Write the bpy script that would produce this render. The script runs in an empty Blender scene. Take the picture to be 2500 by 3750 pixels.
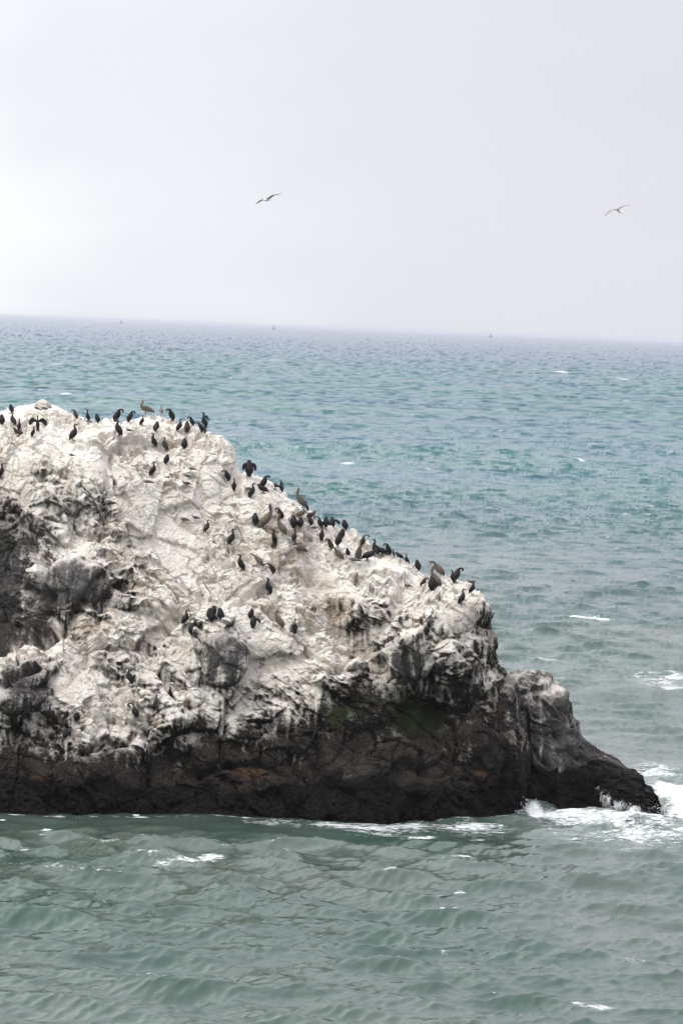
import bpy, math, random
import numpy as np
from mathutils import Vector, Matrix

# ------------------------------------------------------------------ camera
F = 13333.0                     # focal length in photo pixels (2500 px wide)
H = 27.0                        # eye height above the sea
PITCH, ROLL = math.radians(2.893), math.radians(2.13)
sc = bpy.context.scene; sc.render.engine = 'CYCLES'
C = sc.collection
fw = np.array([0, math.cos(PITCH), -math.sin(PITCH)])
up0 = np.array([0, math.sin(PITCH), math.cos(PITCH)])
rt0 = np.array([1.0, 0, 0])
rt = rt0*math.cos(ROLL) + up0*math.sin(ROLL)
up = up0*math.cos(ROLL) - rt0*math.sin(ROLL)
cam_d = bpy.data.cameras.new('camera')
cam_d.sensor_fit = 'HORIZONTAL'; cam_d.sensor_width = 36; cam_d.lens = F/2500*36
cam_d.clip_start = 1; cam_d.clip_end = 400000
cam = bpy.data.objects.new('camera', cam_d); C.objects.link(cam)
M = Matrix(((rt[0], up[0], -fw[0], 0), (rt[1], up[1], -fw[1], 0), (rt[2], up[2], -fw[2], H), (0, 0, 0, 1)))
cam.matrix_world = M
sc.camera = cam

def at(px, py, Y):
    """world point seen at a photo pixel, at northing Y"""
    px = np.asarray(px, float); py = np.asarray(py, float)
    d = fw + rt*((px-1250)/F)[..., None] + up*((1875-py)/F)[..., None]
    t = np.asarray(Y)/d[..., 1]
    p = d*t[..., None]; p[..., 2] += H
    return p
def on_sea(px, py):
    d = fw + rt*(px-1250)/F + up*(1875-py)/F
    return d*(-H/d[2]) + np.array([0, 0, H])
def project(P):
    q = P - np.array([0, 0, H])
    z = q@fw
    return 1250+F*(q@rt)/z, 1875-F*(q@up)/z

# ------------------------------------------------------------------ light
sc.view_settings.view_transform = 'Standard'; sc.view_settings.look = 'None'
sc.cycles.volume_bounces = 1
sc.view_settings.gamma = 1; sc.view_settings.exposure = 0.05
W = bpy.data.worlds.new("World"); sc.world = W; W.use_nodes = True
SUN_EL, SUN_AZ = math.radians(50), math.radians(-122)     # azimuth from +Y, negative = left
def build_world():
    nt = W.node_tree; nt.nodes.clear(); N = nt.nodes.new; L = nt.links.new
    out = N('ShaderNodeOutputWorld')
    sky = N('ShaderNodeTexSky'); sky.sky_type = 'NISHITA'; sky.sun_disc = False
    sky.sun_elevation = SUN_EL; sky.sun_rotation = SUN_AZ
    b1 = N('ShaderNodeBackground'); b1.inputs[1].default_value = 0.08
    L(sky.outputs[0], b1.inputs[0])
    tc = N('ShaderNodeTexCoord'); sp = N('ShaderNodeSeparateXYZ'); L(tc.outputs['Generated'], sp.inputs[0])
    # overcast layer: brighter bank of cloud to the left, faint mottling
    nz = N('ShaderNodeTexNoise'); nz.inputs['Scale'].default_value = 9; nz.inputs['Detail'].default_value = 4
    mp = N('ShaderNodeMapping'); mp.inputs['Scale'].default_value = (1, 1, 2.6)
    L(tc.outputs['Generated'], mp.inputs[0]); L(mp.outputs[0], nz.inputs['Vector'])
    a = N('ShaderNodeMath'); a.operation = 'MULTIPLY_ADD'; L(nz.outputs[0], a.inputs[0]); a.inputs[1].default_value = 0.13
    e = N('ShaderNodeMath'); e.operation = 'MULTIPLY_ADD'; L(sp.outputs[2], e.inputs[0]); e.inputs[1].default_value = .10
    L(sp.outputs[0], e.inputs[2]); L(e.outputs[0], a.inputs[2])
    r = N('ShaderNodeValToRGB'); L(a.outputs[0], r.inputs[0])
    mr = N('ShaderNodeMapRange'); mr.inputs[1].default_value = -0.13; mr.inputs[2].default_value = 0.24
    L(a.outputs[0], mr.inputs[0]); L(mr.outputs[0], r.inputs[0])
    cr = r.color_ramp; cr.interpolation = 'EASE'
    cr.elements[0].position = 0.0; cr.elements[0].color = (1.12, 1.12, 1.12, 1)
    cr.elements[1].position = 1.0; cr.elements[1].color = (.70, .70, .76, 1)
    for p, c in ((.20, (.95, .96, .99, 1)), (.38, (.81, .83, .88, 1)), (.60, (.745, .755, .805, 1))):
        el = cr.elements.new(p); el.color = c
    b2 = N('ShaderNodeBackground'); L(r.outputs[0], b2.inputs[0])
    zz = N('ShaderNodeMath'); zz.operation = 'MULTIPLY_ADD'; zz.use_clamp = False       # an overcast sky is brightest overhead
    zc = N('ShaderNodeMath'); zc.operation = 'MAXIMUM'; L(sp.outputs[2], zc.inputs[0]); zc.inputs[1].default_value = .13
    L(zc.outputs[0], zz.inputs[0]); zz.inputs[1].default_value = 2.1; zz.inputs[2].default_value = .80; 
    hz = N('ShaderNodeMapRange'); L(zc.outputs[0], hz.inputs[0]); hz.interpolation_type = 'SMOOTHSTEP'      # paler band low over the sea
    hz.inputs[1].default_value = 0; hz.inputs[2].default_value = .02; hz.inputs[3].default_value = .0; hz.inputs[4].default_value = 0
    ha = N('ShaderNodeMath'); ha.operation = 'ADD'; L(zz.outputs[0], ha.inputs[0]); L(hz.outputs[0], ha.inputs[1]); L(ha.outputs[0], b2.inputs[1])
    mx = N('ShaderNodeMixShader'); mx.inputs[0].default_value = .93
    L(b1.outputs[0], mx.inputs[1]); L(b2.outputs[0], mx.inputs[2]); L(mx.outputs[0], out.inputs[0])
build_world()
sun_d = bpy.data.lights.new('sun', 'SUN'); sun_d.energy = 1.3; sun_d.angle = math.radians(14); sun_d.color = (1, .955, .89)
sun = bpy.data.objects.new('sun', sun_d); C.objects.link(sun)
sdir = Vector((math.sin(SUN_AZ)*math.cos(SUN_EL), math.cos(SUN_AZ)*math.cos(SUN_EL), math.sin(SUN_EL)))
sun.rotation_euler = sdir.to_track_quat('Z', 'Y').to_euler(); sun.location = (-60, 150, 90)

# ------------------------------------------------------------------ numpy noise
U32 = np.uint32
def _hash(ix, iy, iz, seed):
    h = (ix.astype(np.int64)*374761393 + iy.astype(np.int64)*668265263 + iz.astype(np.int64)*2147483647*3 + seed*974634777) & 0xFFFFFFFF
    h = h.astype(U32)
    h ^= h >> U32(15); h *= U32(2246822519); h ^= h >> U32(13); h *= U32(3266489917); h ^= h >> U32(16)
    return h
def _r(h, k):
    h = h ^ U32((k*2654435761) & 0xFFFFFFFF); h = h*U32(2246822519); h ^= h >> U32(15); h = h*U32(668265263); h ^= h >> U32(13)
    return (h & U32(0xFFFFFF)).astype(np.float32)/np.float32(16777216)
def perlin(p, seed=0):
    i = np.floor(p).astype(np.int32); f = (p-i).astype(np.float32)
    u = f*f*f*(f*(f*6-15)+10)
    res = 0
    for dx in (0, 1):
        for dy in (0, 1):
            for dz in (0, 1):
                h = _hash(i[:, 0]+dx, i[:, 1]+dy, i[:, 2]+dz, seed)
                g = (_r(h, 1)*2-1)*(f[:, 0]-dx) + (_r(h, 2)*2-1)*(f[:, 1]-dy) + (_r(h, 3)*2-1)*(f[:, 2]-dz)
                w = (u[:, 0] if dx else 1-u[:, 0])*(u[:, 1] if dy else 1-u[:, 1])*(u[:, 2] if dz else 1-u[:, 2])
                res = res + g*w
    return res*1.3
def fbm(p, octs=4, seed=0, gain=.5):
    s = 0; a = 1.0
    for o in range(octs):
        s = s + a*perlin(p*(2.03**o), seed+o*7); a *= gain
    return s
def voronoi(p, seed=0):
    """F1, F2, nearest-cell hash, offset from nearest centre"""
    i = np.floor(p).astype(np.int32); f = (p-i).astype(np.float32)
    n = len(p); F1 = np.full(n, 9, np.float32); F2 = F1.copy(); hid = np.zeros(n, U32); off = np.zeros((n, 3), np.float32)
    for dx in (-1, 0, 1):
        for dy in (-1, 0, 1):
            for dz in (-1, 0, 1):
                h = _hash(i[:, 0]+dx, i[:, 1]+dy, i[:, 2]+dz, seed)
                ox = f[:, 0]-dx-_r(h, 1); oy = f[:, 1]-dy-_r(h, 2); oz = f[:, 2]-dz-_r(h, 3)
                d = np.sqrt(ox*ox+oy*oy+oz*oz)
                m = d < F1
                F2 = np.where(m, F1, np.minimum(F2, d)); F1 = np.where(m, d, F1)
                hid = np.where(m, h, hid)
                off[m, 0] = ox[m]; off[m, 1] = oy[m]; off[m, 2] = oz[m]
    return F1, F2, hid, off
def facets(p, scale, seed, tilt=.55, step=.5, stretch=(1, 1, 1), crack=.15):
    """broken-block relief: every Voronoi cell is its own tilted plane; value in cell units"""
    q = p/scale*np.array(stretch)
    F1, F2, h, o = voronoi(q, seed)
    n = np.stack([_r(h, 4)*2-1, _r(h, 5)*2-1, _r(h, 6)*2-1], 1)
    v = tilt*(n*o).sum(1) + step*(_r(h, 7)-.5) - crack*np.exp(-(F2-F1)*9)
    return v*scale, h
def sstep(a, b, x):
    t = np.clip((x-a)/(b-a), 0, 1); return t*t*(3-2*t)
def seg_dist(px, py, poly):
    best = np.full(px.shape, 1e9)
    for (x0, y0), (x1, y1) in zip(poly[:-1], poly[1:]):
        dx, dy = x1-x0, y1-y0
        t = np.clip(((px-x0)*dx+(py-y0)*dy)/(dx*dx+dy*dy+1e-9), 0, 1)
        best = np.minimum(best, np.hypot(px-x0-t*dx, py-y0-t*dy))
    return best

# ------------------------------------------------------------------ mesh helpers
def tag(o, label=None, cat=None, group=None, kind=None):
    if label: o['label'] = label
    if cat: o['category'] = cat
    if group: o['group'] = group
    if kind: o['kind'] = kind
    return o
def grid_mesh(name, P, mat, smooth=False, attrs=None, normals=None):
    n, m = P.shape[:2]
    me = bpy.data.meshes.new(name)
    V = P.reshape(-1, 3).astype(np.float32)
    me.vertices.add(n*m); me.vertices.foreach_set('co', V.ravel())
    idx = np.arange(n*m).reshape(n, m)
    q = np.stack([idx[:-1, :-1], idx[:-1, 1:], idx[1:, 1:], idx[1:, :-1]], -1).reshape(-1, 4)
    me.loops.add(q.size); me.loops.foreach_set('vertex_index', q.ravel().astype(np.int32))
    me.polygons.add(len(q)); me.polygons.foreach_set('loop_start', np.arange(0, q.size, 4, dtype=np.int32))
    me.update(calc_edges=True)
    me.polygons.foreach_set('use_smooth', np.full(len(q), smooth))
    for k, a in (attrs or {}).items():
        at_ = me.attributes.new(k, 'FLOAT', 'POINT'); at_.data.foreach_set('value', a.ravel().astype(np.float32))
    if normals is not None:
        me.normals_split_custom_set_from_vertices(normals.reshape(-1, 3).astype(np.float32))
    me.materials.append(mat)
    o = bpy.data.objects.new(name, me); C.objects.link(o)
    return o

class NB:
    """small node-tree builder"""
    def __init__(s, name):
        s.m = bpy.data.materials.new(name); s.m.use_nodes = True; s.t = s.m.node_tree; s.t.nodes.clear()
        s.out = s.n('ShaderNodeOutputMaterial'); s.b = s.n('ShaderNodeBsdfPrincipled'); s.l(s.b.outputs[0], s.out.inputs[0])
        s.tc = s.n('ShaderNodeTexCoord')
    def n(s, t, **k):
        x = s.t.nodes.new(t)
        for a, v in k.items(): setattr(x, a, v)
        return x
    def l(s, a, b): s.t.links.new(a, b)
    def put(s, x, v):
        if isinstance(v, bpy.types.NodeSocket): s.l(v, x)
        else:
            if isinstance(v, tuple) and len(v) == 3 and len(getattr(x, 'default_value', ())) == 4: v = v+(1,)
            x.default_value = v
    def attr(s, name): return s.n('ShaderNodeAttribute', attribute_name=name).outputs['Fac']
    def noise(s, scale, detail=4, rough=.6, stretch=None, vec=None):
        x = s.n('ShaderNodeTexNoise'); x.inputs['Scale'].default_value = scale; x.inputs['Detail'].default_value = detail
        x.inputs['Roughness'].default_value = rough
        v = vec or s.tc.outputs['Object']
        if stretch:
            mp = s.n('ShaderNodeMapping'); mp.inputs['Scale'].default_value = stretch; s.l(v, mp.inputs[0]); v = mp.outputs[0]
        s.l(v, x.inputs['Vector']); return x.outputs[0]
    def vor(s, scale, stretch=None, feature='F1', out=0):
        x = s.n('ShaderNodeTexVoronoi', feature=feature); x.inputs['Scale'].default_value = scale
        v = s.tc.outputs['Object']
        if stretch:
            mp = s.n('ShaderNodeMapping'); mp.inputs['Scale'].default_value = stretch; s.l(v, mp.inputs[0]); v = mp.outputs[0]
        s.l(v, x.inputs['Vector']); return x.outputs[out]
    def math(s, op, a, b=0, c=0):
        x = s.n('ShaderNodeMath', operation=op); s.put(x.inputs[0], a); s.put(x.inputs[1], b)
        if op == 'MULTIPLY_ADD': s.put(x.inputs[2], c)
        return x.outputs[0]
    def ramp(s, v, a, b, lo=0., hi=1.):
        x = s.n('ShaderNodeMapRange', interpolation_type='SMOOTHSTEP')
        s.put(x.inputs[0], v); s.put(x.inputs[1], a); s.put(x.inputs[2], b); s.put(x.inputs[3], lo); s.put(x.inputs[4], hi)
        return x.outputs[0]
    def mix(s, f, a, b):
        x = s.n('ShaderNodeMix', data_type='RGBA'); s.put(x.inputs[0], f); s.put(x.inputs[6], a); s.put(x.inputs[7], b)
        return x.outputs[2]
    def bump(s, h, dist, strength=1.):
        x = s.n('ShaderNodeBump'); x.inputs['Distance'].default_value = dist; x.inputs['Strength'].default_value = strength
        s.l(h, x.inputs['Height']); return x.outputs[0]

# ------------------------------------------------------------------ materials
def rock_material():
    b = NB('guano_rock')
    g, mu, al, tn, wa, gr = (b.attr(k) for k in ('guano', 'mussel', 'algae', 'tan', 'wash', 'grey'))
    n1 = b.noise(1.1, 5, .65); n2 = b.noise(7, 5, .7); n3 = b.noise(26, 3, .7)
    st = b.noise(1.0, 3, .55, (3.4, 3.4, .8))
    dk = b.mix(b.ramp(n1, .35, .7), (.013, .0105, .009), (.032, .0265, .022))
    dk = b.mix(b.ramp(n2, .5, .75), dk, (.075, .068, .061))
    dk = b.mix(b.ramp(b.math('MULTIPLY', b.attr('rust'), b.math('ADD', n1, n2)), .3, .9), dk, (.065, .036, .022))
    dk = b.mix(b.math('MULTIPLY', gr, .8), dk, (.165, .158, .155))
    wh = b.mix(b.ramp(n2, .3, .72), (.84, .805, .745), (.66, .62, .56))
    wh = b.mix(b.math('MULTIPLY', tn, b.ramp(n1, .36, .62)), wh, (.43, .34, .255))
    wh = b.mix(b.ramp(n3, .56, .80, 0, .5), wh, (.34, .30, .26))
    edge = b.math('ADD', g, b.math('MULTIPLY', b.math('SUBTRACT', n2, .5), .6))
    edge = b.math('ADD', edge, b.math('MULTIPLY', b.math('SUBTRACT', st, .5), .32))
    edge = b.math('ADD', edge, b.math('MULTIPLY', b.math('SUBTRACT', n3, .5), .3))
    col = b.mix(b.ramp(edge, .14, .68), dk, wh)
    gn = b.mix(n2, (.010, .016, .006), (.034, .044, .018))
    col = b.mix(b.ramp(b.math('MULTIPLY', al, b.math('ADD', n2, .5)), .25, .7), col, gn)
    sp = b.vor(9.0)
    ms = b.mix(b.ramp(n3, .45, .7), (.003, .0025, .003), (.011, .008, .0065))
    ms = b.mix(b.ramp(b.math('MULTIPLY', n2, n3), .33, .42), ms, (.055, .042, .032))
    col = b.mix(b.ramp(b.math('ADD', mu, b.math('MULTIPLY', b.math('SUBTRACT', n2, .5), .5)), .3, .72), col, ms)
    ws = b.noise(2.0, 5, .6, (2.2, 2.2, .5))
    col = b.mix(b.ramp(b.math('MULTIPLY', wa, ws), .30, .62), col, (.72, .74, .76))
    b.put(b.b.inputs['Base Color'], col)
    b.put(b.b.inputs['Roughness'], b.ramp(mu, .3, .8, .85, .55))
    b.put(b.b.inputs['Specular IOR Level'], .12)
    hh = b.math('ADD', b.math('MULTIPLY', n2, .6), b.math('MULTIPLY', n3, .3))
    hh = b.math('ADD', hh, b.math('MULTIPLY', b.vor(6.5), .4)); hh = b.math('ADD', hh, b.math('MULTIPLY', b.noise(2.5, 5, .65), .8))
    b.l(b.bump(hh, .16, .95), b.b.inputs['Normal'])
    return b.m
def sea_material():
    b = NB('sea_water')
    geo = b.n('ShaderNodeNewGeometry'); sp = b.n('ShaderNodeSeparateXYZ'); b.l(geo.outputs['Position'], sp.inputs[0])
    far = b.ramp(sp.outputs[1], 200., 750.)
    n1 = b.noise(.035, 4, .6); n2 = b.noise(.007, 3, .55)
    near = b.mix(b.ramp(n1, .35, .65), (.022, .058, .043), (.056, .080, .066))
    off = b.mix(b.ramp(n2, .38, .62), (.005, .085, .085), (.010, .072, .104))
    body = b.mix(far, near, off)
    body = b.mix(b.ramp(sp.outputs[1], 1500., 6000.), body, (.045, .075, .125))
    f = b.attr('foam')
    l1 = b.noise(1.1, 6, .72, (.5, 1.8, 1)); l2 = b.noise(5, 5, .75, (.5, 1.4, 1))
    lace = b.math('ADD', b.math('MULTIPLY', l1, .5), b.math('MULTIPLY', l2, .5))
    th = b.math('SUBTRACT', .68, b.math('MULTIPLY', f, .34))
    fo = b.ramp(b.math('SUBTRACT', lace, th), -.03, .13)
    fo = b.math('MULTIPLY', fo, b.ramp(f, .03, .2))
    veil = b.math('MULTIPLY', b.attr('veil'), b.ramp(l1, .25, .75))
    body = b.mix(b.math('MULTIPLY', veil, .8), body, (.42, .46, .45))
    col = b.mix(b.math('MULTIPLY', fo, .96), body, b.mix(b.ramp(l2, .42, .62), (.55, .60, .60), (.86, .87, .88)))
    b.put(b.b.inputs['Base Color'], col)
    b.b.inputs['IOR'].default_value = 1.43
    rg = b.ramp(sp.outputs[1], 150., 1500., .09, .22)
    mxr = b.n('ShaderNodeMix', data_type='FLOAT'); b.put(mxr.inputs[0], fo); b.put(mxr.inputs[2], rg); mxr.inputs[3].default_value = .9
    b.put(b.b.inputs['Roughness'], mxr.outputs[0])
    rp = b.noise(4.5, 5, .6, (.42, 1.2, 1))
    b.l(b.bump(b.math('ADD', rp, b.math('MULTIPLY', fo, .25)), .03, .6), b.b.inputs['Normal'])
    return b.m
def tint_material(name, rough=.6, var=.25, spec=.4, sheen=0):
    b = NB(name)
    a = b.n('ShaderNodeAttribute', attribute_name='tint')
    n = b.noise(14, 3, .6, (1, 1, .5))
    hs = b.n('ShaderNodeHueSaturation'); b.l(a.outputs['Color'], hs.inputs['Color'])
    b.put(hs.inputs['Value'], b.ramp(n, .3, .7, 1-var, 1+var*1.6))
    b.l(hs.outputs[0], b.b.inputs['Base Color'])
    b.b.inputs['Roughness'].default_value = rough; b.b.inputs['Specular IOR Level'].default_value = spec*.5
    return b.m
def plain(name, col, rough=.6, var=.3):
    b = NB(name); n = b.noise(20, 3)
    b.put(b.b.inputs['Base Color'], b.mix(n, tuple(c*(1-var) for c in col), tuple(min(1, c*(1+var)) for c in col)))
    b.b.inputs['Roughness'].default_value = rough
    return b.m
MROCK = rock_material(); MSEA = sea_material()

# ------------------------------------------------------------------ rock surfaces
def tps(ctrl):
    A = np.array(ctrl, float); X = A[:, :2]/400.; v = A[:, 2]; n = len(A)
    def k(r2): return .5*r2*np.log(r2+1e-12)
    K = k(((X[:, None]-X[None])**2).sum(-1)) + np.eye(n)*.02
    Pm = np.c_[np.ones(n), X]; S = np.zeros((n+3, n+3)); S[:n, :n] = K; S[:n, n:] = Pm; S[n:, :n] = Pm.T
    w = np.linalg.solve(S, np.r_[v, 0, 0, 0])
    def ev(px, py):
        q = np.stack([px.ravel(), py.ravel()], 1)/400.; r = w[n] + q@w[n+1:]
        for i in range(n): r = r + w[i]*k(((q-X[i])**2).sum(1))
        return r.reshape(px.shape)
    return ev
def shepard(ctrl, px, py, s=28., p=3.2):
    q = np.stack([px.ravel(), py.ravel()], 1); num = 0; den = 0
    for x, y, v in ctrl:
        w = 1/(((q[:, 0]-x)**2+(q[:, 1]-y)**2)+s*s)**(p/2); num = num+w*v; den = den+w
    return (num/den).reshape(px.shape)

def loft(keys, basekeys, depth, ncol, nrow, nback, back_w, dens=None):
    """front sheet hung from the skyline keys (Tx, Ty, Bx) down to the waterline, plus the far side"""
    K = np.array(keys, float)
    seg = np.hypot(np.diff(K[:, 0]), np.diff(K[:, 1])); 
    if dens is not None: seg = seg*np.array([dens(x) for x in (K[1:, 0]+K[:-1, 0])/2])
    s = np.r_[0, np.cumsum(seg)]; t = np.linspace(0, s[-1], ncol)
    tx, ty, bx = (np.interp(t, s, K[:, i]) for i in range(3))
    BK = np.array(basekeys, float); by = np.interp(bx, BK[:, 0], BK[:, 1])+75
    v = np.linspace(0, 1, nrow)[:, None]; v = v*.75+.25*v*v
    px = tx+(bx-tx)*v; py = ty+(by-ty)*v
    Y = depth(px, py)
    top = np.stack([tx, ty], 1)
    step = max(1, ncol//260); dm = seg_dist(px, py, [tuple(q) for q in top[::step]])
    Y = Y + 2.2*np.exp(-dm/55.) + .7*np.exp(-dm/16.)
    front = at(px, py, Y)
    T = front[0]
    a = np.linspace(0, 1, nback+1)[1:][::-1][:, None]
    w = back_w(T[:, 2])
    bp = np.empty((nback, ncol, 3))
    bp[..., 0] = T[:, 0]; bp[..., 1] = T[:, 1] + w*np.sin(a*math.pi/2)
    bp[..., 2] = -1.5 + (T[:, 2]+1.5)*np.cos(a*math.pi/2)**.8
    P = np.concatenate([bp, front], 0)
    PX, PY = project(P.reshape(-1, 3)); 
    dmf = np.concatenate([np.zeros((nback, ncol)), dm], 0)
    return P, PX.reshape(P.shape[:2]), PY.reshape(P.shape[:2]), nback, dmf
def normals(P):
    du = np.gradient(P, axis=1); dv = np.gradient(P, axis=0)
    n = np.cross(dv, du); n /= np.linalg.norm(n, axis=-1, keepdims=True)+1e-9
    return n
def blur(a, k):
    for ax in (0, 1):
        pad = [(0, 0)]*a.ndim; pad[ax] = (k, k)
        c = np.cumsum(np.pad(a, pad, 'edge'), axis=ax, dtype=np.float64)
        c = np.concatenate([np.zeros_like(np.take(c, [0], ax)), c], ax)
        n = a.shape[ax]
        a = (np.take(c, np.arange(2*k+1, 2*k+1+n), ax)-np.take(c, np.arange(0, n), ax))/(2*k+1)
    return a

# ---- the big rock: skyline (x, y of the photo) and the x its column meets the water
TOP = [(-1350, 2985, -1350), (-1200, 2300, -1210), (-900, 1800, -900), (-500, 1590, -500), (-120, 1515, -120),
 (0, 1503, 0), (40, 1508, 40), (70, 1492, 70), (100, 1490, 100), (125, 1486, 125), (190, 1486, 190), (215, 1493, 215),
 (240, 1502, 240), (262, 1518, 262), (290, 1534, 290), (320, 1544, 320), (360, 1546, 360), (400, 1534, 400), (430, 1543, 430),
 (480, 1541, 480), (500, 1527, 500), (540, 1519, 540), (562, 1527, 562), (590, 1520, 590), (620, 1530, 620), (642, 1544, 642),
 (690, 1552, 690), (715, 1563, 715), (750, 1583, 750), (780, 1593, 780), (808, 1605, 806), (832, 1622, 826), (846, 1648, 838),
 (852, 1672, 846), (858, 1700, 854), (868, 1720, 864), (880, 1735, 878), (905, 1729, 905), (930, 1738, 930), (955, 1751, 955),
 (985, 1767, 985), (1010, 1785, 1010), (1040, 1808, 1038), (1047, 1826, 1046), (1062, 1834, 1060), (1090, 1852, 1088),
 (1112, 1865, 1110), (1140, 1895, 1136), (1162, 1918, 1158), (1200, 1930, 1196), (1232, 1938, 1228), (1265, 1940, 1260),
 (1288, 1947, 1282), (1308, 1967, 1300), (1340, 1996, 1326), (1352, 2012, 1338), (1378, 2026, 1362), (1400, 2030, 1382),
 (1432, 2031, 1408), (1460, 2042, 1432), (1492, 2062, 1456), (1512, 2070, 1474), (1524, 2084, 1484), (1548, 2108, 1504),
 (1562, 2121, 1516), (1582, 2119, 1532), (1612, 2123, 1556), (1640, 2116, 1580), (1662, 2126, 1598), (1692, 2132, 1620),
 (1716, 2142, 1640), (1736, 2166, 1656), (1752, 2182, 1668), (1776, 2207, 1686), (1784, 2222, 1696), (1790, 2245, 1708),
 (1794, 2275, 1722), (1793, 2296, 1730), (1799, 2318, 1738), (1816, 2342, 1750), (1822, 2378, 1764), (1830, 2430, 1782),
 (1848, 2442, 1790), (1870, 2460, 1800), (1888, 2490, 1812), (1898, 2525, 1824), (1903, 2580, 1838), (1908, 2630, 1850),
 (1926, 2680, 1864), (1938, 2740, 1878), (1936, 2800, 1890), (1927, 2880, 1904), (1919, 2984, 1918)]
BASE = [(-1400, 2960), (0, 2978), (300, 2985), (600, 2982), (900, 2990), (1200, 3002), (1400, 3016), (1500, 3011), (1700, 2999), (1920, 2985)]
def yb(px, py):   # northing of the water surface at a pixel
    return on_sea(px, py)[1]
DEPTH = []
for x in range(-1300, 1901, 160):
    y = np.interp(x, [b[0] for b in BASE], [b[1] for b in BASE]); Y0 = yb(x, y)
    DEPTH += [(x, y+80, Y0-.2), (x, y, Y0), (x, y-140, Y0+.9)]
DEPTH += [  # px, py, northing
 (-1200, 2400, 206), (-900, 2000, 208), (-500, 1800, 209), (-500, 2400, 203), (-120, 1560, 210.4),
 (0, 2700, 198.6), (200, 2700, 199.2), (400, 2700, 200), (600, 2700, 200.1), (800, 2700, 200.6), (1000, 2700, 201.3), (1200, 2700, 202.0), (1400, 2720, 202.4), (1600, 2720, 204.4),
 (1750, 2700, 202.6), (1850, 2750, 203.2),
 (0, 2480, 199.6), (0, 2425, 200.5), (0, 2375, 204.6), (100, 2440, 199.7), (110, 2370, 201.6), (100, 2320, 204.4), (230, 2310, 201.8), (300, 2260, 202.8),
 (30, 2200, 205.6), (60, 2030, 205.3), (40, 1860, 205.2), (30, 1800, 205.4), (180, 2230, 203.0), (200, 2100, 203.2), (320, 2090, 202.8), (340, 2000, 204.3),
 (160, 2010, 204.4), (200, 1850, 205.4), (330, 1900, 205.3), (360, 1760, 205.9), (200, 1720, 206.2), (130, 1600, 208.4), (0, 1600, 208.8), (300, 1600, 208.8),
 (400, 1750, 206.4), (450, 1950, 205.2), (440, 2130, 204.0), (450, 2250, 203.2), (500, 1650, 208.2), (600, 1600, 209.4), (700, 1650, 209), (800, 1700, 208.4), (600, 1850, 207.0),
 (820, 1850, 207.6), (950, 1850, 208.2), (600, 2050, 205.2), (800, 2050, 205.6), (1000, 2000, 206.6), (1100, 1950, 208.2), (1250, 2000, 208.5), (1380, 2070, 208.6),
 (700, 2200, 204.0), (900, 2180, 204.4), (1050, 2150, 205.6), (1050, 2300, 203.6), (300, 2450, 201.4), (300, 2600, 200.2), (150, 2560, 199.6), (500, 2450, 202.1), (500, 2600, 200.8),
 (640, 2400, 202.4), (640, 2560, 201.2), (820, 2300, 202.6), (820, 2370, 201.6), (820, 2500, 201.2), (760, 2540, 201.4), (900, 2400, 202.6), (930, 2560, 201.6), (1050, 2450, 202.6),
 (1150, 2400, 203.4), (1180, 2560, 202.2), (1270, 2465, 202.6), (1290, 2520, 203.3), (1200, 2250, 205.4), (1240, 2180, 205.6), (1320, 2330, 205.4), (1400, 2430, 205.0),
 (1480, 2540, 205.1), (1560, 2640, 205.0), (1420, 2520, 203.7), (1400, 2600, 202.9), (1350, 2150, 205.6), (1380, 2230, 204.8), (1480, 2160, 206.2), (1450, 2330, 204.2), (1520, 2400, 203.9),
 (1600, 2330, 203.9), (1560, 2200, 205.6), (1680, 2180, 206.4), (1700, 2300, 204.2), (1760, 2270, 204.9), (1620, 2480, 204.3), (1700, 2420, 203.7), (1780, 2420, 204.3), (1650, 2580, 204.6), (1760, 2560, 203.4),
 (1830, 2520, 204.2)]
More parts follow.
